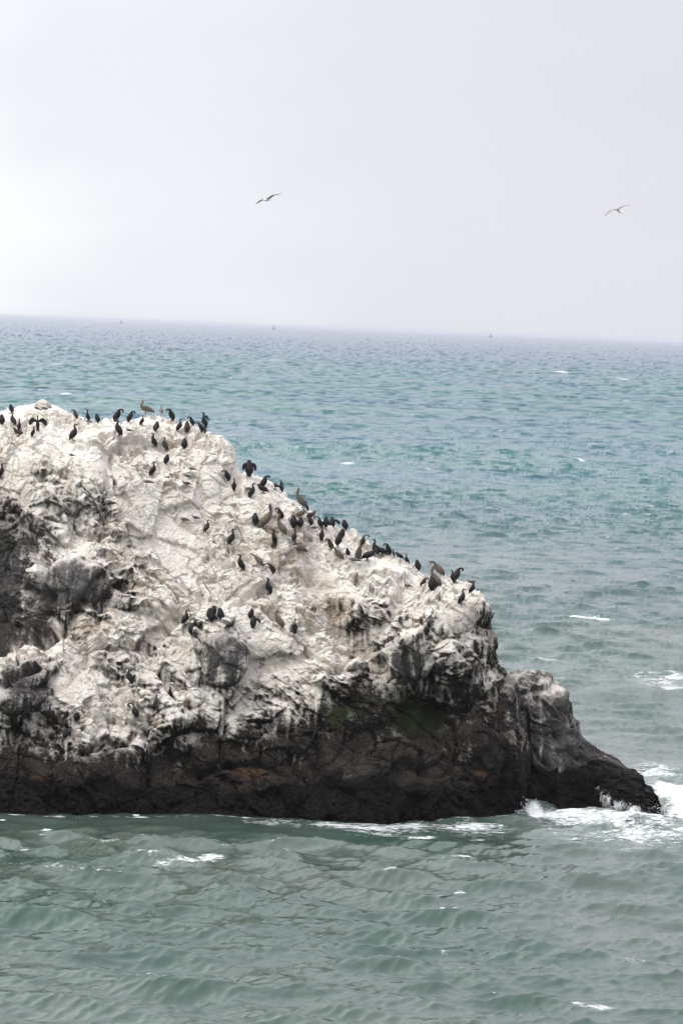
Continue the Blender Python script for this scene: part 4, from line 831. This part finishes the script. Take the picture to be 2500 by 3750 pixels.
 (Pl, 'upright', 1583, 2064, 2150, 'L', 'pelican', 'front pelican of the tangled pair near the end of the rock, neck bent left'),
 (Pl, 'preening', 1597, 2051, 2112, 'L', 'dark', 'streaked pelican preening behind another near the end of the rock'),
 (Cm, 'preening', 1550, 2121, 2154, 'R', 'black', 'cormorant curling its head right, left of a stout one below the tangled pelicans'),
 (Cm, 'hunched', 1578, 2117, 2162, 'A', 'black', 'stout upright cormorant at the foot of the tangled pelicans'),
 (Cm, 'tall', 1655, 2095, 2136, 'L', 'black', 'left cormorant of the close pair near the far right end'),
 (Cm, 'preening', 1671, 2086, 2131, 'R', 'black', 'taller right cormorant of the close pair near the far right end'),
 (Cm, 'upright', 1730, 2134, 2175, 'R', 'black', 'cormorant nearest to the steep right end of the rock'),
 (Cm, 'upright', 1692, 2163, 2213, 'R', 'black', 'cormorant on a ledge with its head turned right, below the close pair'),
 (Cm, 'upright', 678, 2241, 2287, 'R', 'black', 'slim leaning cormorant at the left of the lower group, tail down left'),
 (Cm, 'hunched', 704, 2285, 2325, 'R', 'black', 'hunched cormorant lowest left of the lower group'),
 (Cm, 'hunched', 768, 2232, 2278, 'L', 'black', 'front cormorant of the touching pair above the dark outcrop'),
 (Cm, 'hunched', 780, 2222, 2262, 'R', 'black', 'rear taller cormorant of the touching pair above the dark outcrop'),
 (Cm, 'hunched', 805, 2230, 2270, 'L', 'black', 'cormorant right next to the touching pair above the dark outcrop'),
 (Cm, 'crouched', 844, 2279, 2305, 'R', 'black', 'low crouching cormorant on the right shoulder of the dark outcrop'),
 (Cm, 'hunched', 918, 2233, 2266, 'R', 'black', 'upper hunched cormorant of the two left of the lower pelican'),
 (Cm, 'hunched', 926, 2259, 2300, 'A', 'black', 'cormorant with one wing hanging out, left of the lower pelican', 'one'),
 (Pl, 'upright', 1016, 2225, 2301, 'L', 'pelican', 'brown pelican standing alone on the lower white slope'),
 (Cm, 'tall', 1079, 2270, 2317, 'A', 'black', 'slim cormorant right of the lower lone pelican'),
 (Cm, 'upright', 475, 2452, 2502, 'L', 'black', 'black cormorant standing against a streaked face low on the left slope'),
 (Cm, 'looped', 493, 2581, 2629, 'L', 'black', 'cormorant with neck looped left on clean white rock low on the left'),
 (Cm, 'tall', 183, 2591, 2636, 'L', 'black', 'thin necked cormorant on dark rock low at the left'),
 (Cm, 'preening', 219, 2622, 2663, 'L', 'brown', 'dull brown cormorant blending with dark rock low at the left'),
 (Cm, 'hunched', 283, 2608, 2643, 'R', 'black', 'small cormorant leaning right on white rock low at the left'),
 (Cm, 'hunched', 240, 2673, 2706, 'R', 'black', 'squat cormorant with its tail out left above the dark zone'),
 (Cm, 'hunched', 295, 2727, 2755, 'L', 'brown', 'dim cormorant in shade, left one of the two lowest birds'),
 (Cm, 'preening', 330, 2736, 2770, 'R', 'black', 'cormorant with curled head, right one of the two lowest birds'),
 (Cm, 'tall', 571, 2552, 2592, 'R', 'brown', 'brown cormorant hard to see on grey rubble left of centre'),
 (Gl, 'sitting', 321, 1533, 1549, 'L', 'gull', 'grey gull resting just under the stretched-up skyline cormorant'),
 (Gl, 'sitting', 260, 1655, 1672, 'L', 'gull', 'white headed gull alone on the upper left slope'),
 (Gl, 'sitting', 472, 1568, 1586, 'L', 'gulldark', 'dark gull under the preening cormorant on the summit'),
 (Gl, 'sitting', 698, 1704, 1727, 'L', 'gull', 'grey gull with pale head, uppermost of the three stacked on the upper slope'),
 (Gl, 'sitting', 682, 1732, 1749, 'L', 'gulldark', 'darkest and smallest gull, middle one of three stacked on the upper slope'),
 (Gl, 'sitting', 678, 1760, 1782, 'L', 'gulldark', 'dark gull with long tail, lowest of the three stacked on the upper slope'),
 (Gl, 'sitting', 536, 1749, 1775, 'L', 'gull', 'grey gull facing left below the downward looking cormorant'),
 (Gl, 'sitting', 617, 1738, 1753, 'R', 'gull', 'faint pale grey gull between two darker gulls on the upper slope'),
 (Gl, 'sitting', 669, 1887, 1913, 'L', 'gull', 'grey gull at the left of two on the ledge of the middle slope'),
 (Gl, 'sitting', 712, 1883, 1903, 'L', 'gulldark', 'dusky gull at the right of two on the ledge of the middle slope'),
 (Gl, 'sitting', 908, 1776, 1800, 'L', 'gull', 'pinkish grey gull half hidden behind the tall cormorant'),
 (Gl, 'sitting', 1155, 1920, 1940, 'R', 'gull', 'grey gull squatting under the loop-necked skyline cormorant'),
 (Gl, 'sitting', 1288, 2033, 2064, 'L', 'gull', 'large pale grey gull with long dark tail left of the front-facing pelican'),
 (Gl, 'sitting', 1719, 2121, 2140, 'L', 'gulldark', 'dark gull on the skyline at the very right end of the rock'),
 (Gl, 'sitting', 1490, 2134, 2153, 'L', 'gulldark', 'small brown gull in the hollow left of the tangled pelicans'),
 (Gl, 'sitting', 1320, 2372, 2388, 'L', 'gull', 'small grey gull low in the tan gully'),
]: bird(*a)

def flying_gull(px, py, D, wing, chest, wingcol, label):
    """wing: photo offsets (px) from the body centre, left tip to right tip"""
    c = at(px, py, D); k = D/F
    sh = Shell(); W_ = (.62, .62, .62)
    q = [(dx*k*math.cos(ROLL)+dy*k*math.sin(ROLL)*0, 0, -dy*k) for dx, dy in wing]; n = len(q)
    rows = []
    for i, (x, y, z) in enumerate(q):
        u = abs(i-(n-1)/2)/((n-1)/2); col = (.03, .03, .03) if u > .8 else wingcol
        rows.append((x, .10*u*u, z, .014*(1-.5*u), .13*(1-u**2.2)+.018, *col))
    sh.sweep(rows, ref=(0, 1, 0), seg=8, sub=4)
    bx, bz = chest
    wt = (.78, .77, .76)
    sh.sweep([(-.05*bx, .30, -.02, .012, .06, *wt), (0, .18, -.02, .035, .04, *wt), (bx*.01, .0, bz*.2-.02, .062, .062, *wt), (bx*.05, -.14, bz*.3-.02, .055, .055, *wt), (bx*.07, -.22, bz*.35-.02, .036, .036, *wt), (bx*.07, -.27, bz*.4-.02, .018, .02, *wt)], ref=(1, 0, 0), seg=8)
    o = bpy.data.objects.new('gull', sh.mesh('gull_body', MBIRD)); C.objects.link(o); o.location = tuple(c); o.rotation_euler = (0, 0, math.radians(25*bx))
    tag(o, label, 'gull', 'gulls gliding in the sky')
    b = Shell().sweep([(bx*.07, -.26, bz*.4-.02, .012, .012, *BK), (bx*.07, -.33, bz*.4-.035, .005, .005, *BK)], seg=6)
    bo = bpy.data.objects.new('bill', b.mesh('gull_bill', MBILL_YEL)); C.objects.link(bo); bo.parent = o
    t = Shell().sweep([(0, .26, -.02, .010, .03, *wt), (0, .42, -.02, .006, .07, *wt)], seg=6)
    to = bpy.data.objects.new('tail', t.mesh('gull_tail', MBIRD)); C.objects.link(to); to.parent = o
flying_gull(979, 728, 168, [(-50, 19), (-38, 12), (-26, 5), (-12, 1), (0, 0), (10, -6), (22, -14), (38, -18), (54, -21)], (-1, -.1), (.20, .20, .21), 'gull gliding above the middle of the horizon with a bright white body')
flying_gull(2265, 766, 168, [(-54, 25), (-42, 14), (-32, 5), (-16, 1), (0, -3), (10, -9), (24, -15), (36, -17), (50, -17)], (1, -.3), (.16, .155, .16), 'darker winged gull gliding high over the sea at the right')

# round boulder on the peak
def boulder():
    import bmesh
    bm = bmesh.new(); bmesh.ops.create_icosphere(bm, subdivisions=5, radius=1)
    V = np.array([v.co[:] for v in bm.verts]); d = facets(V+5, .75, 3, .5, .3)[0]+.3*facets(V+9, .35, 4, .6, .4)[0]
    V = V*(1+.55*d[:, None]); c = foot_on_rock(157, 1494)
    V = V*np.array([.47, .42, .34]) + np.array([c[0], c[1]+.1, c[2]+.14])
    for v, p in zip(bm.verts, V): v.co = p
    me = bpy.data.meshes.new('boulder'); bm.to_mesh(me); bm.free()
    nrm = np.array([v.normal[:] for v in me.vertices])
    for k, a in dict(guano=np.clip(.62+.5*nrm[:, 2], 0, 1), mussel=V[:, 0]*0, algae=V[:, 0]*0, tan=V[:, 0]*0+.7, wash=V[:, 0]*0, grey=V[:, 0]*0, rust=V[:, 0]*0).items():
        me.attributes.new(k, 'FLOAT', 'POINT').data.foreach_set('value', a.astype(np.float32))
    me.materials.append(MROCK); o = bpy.data.objects.new('boulder', me); C.objects.link(o)
    tag(o, 'blocky pale boulder sitting on the peak of the big rock', 'boulder')
boulder()

# far ships, hull down at the horizon
def ship(px, dist, h, label):
    import bmesh
    c = at(px, 1200, dist); root = bpy.data.objects.new('ship', None); C.objects.link(root); root.location = (c[0], dist, 0)
    tag(root, label, 'ship', 'far ships on the horizon')
    m = plain('ship_paint', (.10, .11, .12)); m2 = plain('ship_white', (.16, .17, .19))
    for nm, mat, sec in (('hull', m, [(7, 55, -.5), (9, 62, 4), (10, 70, 10)]), ('superstructure', m2, [(7, 9, 10), (6.5, 8, 20), (4.5, 6, 20.2), (4, 5, 25)]), ('mast', m, [(1.2, 1.2, 25), (.6, .6, h)])):
        bm = bmesh.new(); prev = None
        for w, l, z in sec:
            r = [bm.verts.new((x*w, y*l, z)) for x, y in ((-.9, -.8), (0, -1), (.9, -.8), (1, 0), (.9, .9), (-.9, .9), (-1, 0))]
            if prev:
                for i in range(7): bm.faces.new((prev[i], prev[(i+1) % 7], r[(i+1) % 7], r[i]))
            else: bm.faces.new(r[::-1])
            prev = r
        bm.faces.new(prev)
        me = bpy.data.meshes.new(nm); bm.to_mesh(me); bm.free(); me.materials.append(mat)
        o = bpy.data.objects.new(nm, me); C.objects.link(o); o.parent = root
ship(443, 26000, 35, 'faint grey speck of a ship on the horizon near the left side')
ship(1002, 24000, 35, 'tiny dark ship on the horizon below the white bodied gull')
ship(1797, 24000, 35, 'tiny ship on the horizon right of centre, above the open water')

# ------------------------------------------------------------------ flung spray where the swell hits
def spray():
    r = np.random.default_rng(3); V = []; Fc = []
    for px, py, n, w, h in ((2470, 2935, 420, 1.1, .9), (1945, 2955, 160, .55, .5), (2400, 2965, 120, .6, .5), (2300, 2985, 60, .8, .25)):
        c = on_sea(px, py+20)
        for _ in range(n):
            p = c+np.array([r.normal()*w*.55, r.normal()*.5-.3, abs(r.normal())*h*.55+.05]); s = r.uniform(.008, .026)
            b = len(V); V += [tuple(p+s*np.array(q)) for q in ((1, 1, 1), (-1, -1, 1), (-1, 1, -1), (1, -1, -1))]; Fc += [(b, b+1, b+2), (b, b+3, b+1), (b, b+2, b+3), (b+1, b+3, b+2)]
    me = bpy.data.meshes.new('spray'); me.from_pydata(V, [], Fc); me.materials.append(plain('white_spray', (.8, .82, .84), .7, .05))
    o = bpy.data.objects.new('spray', me); C.objects.link(o); o['kind'] = 'stuff'
spray()
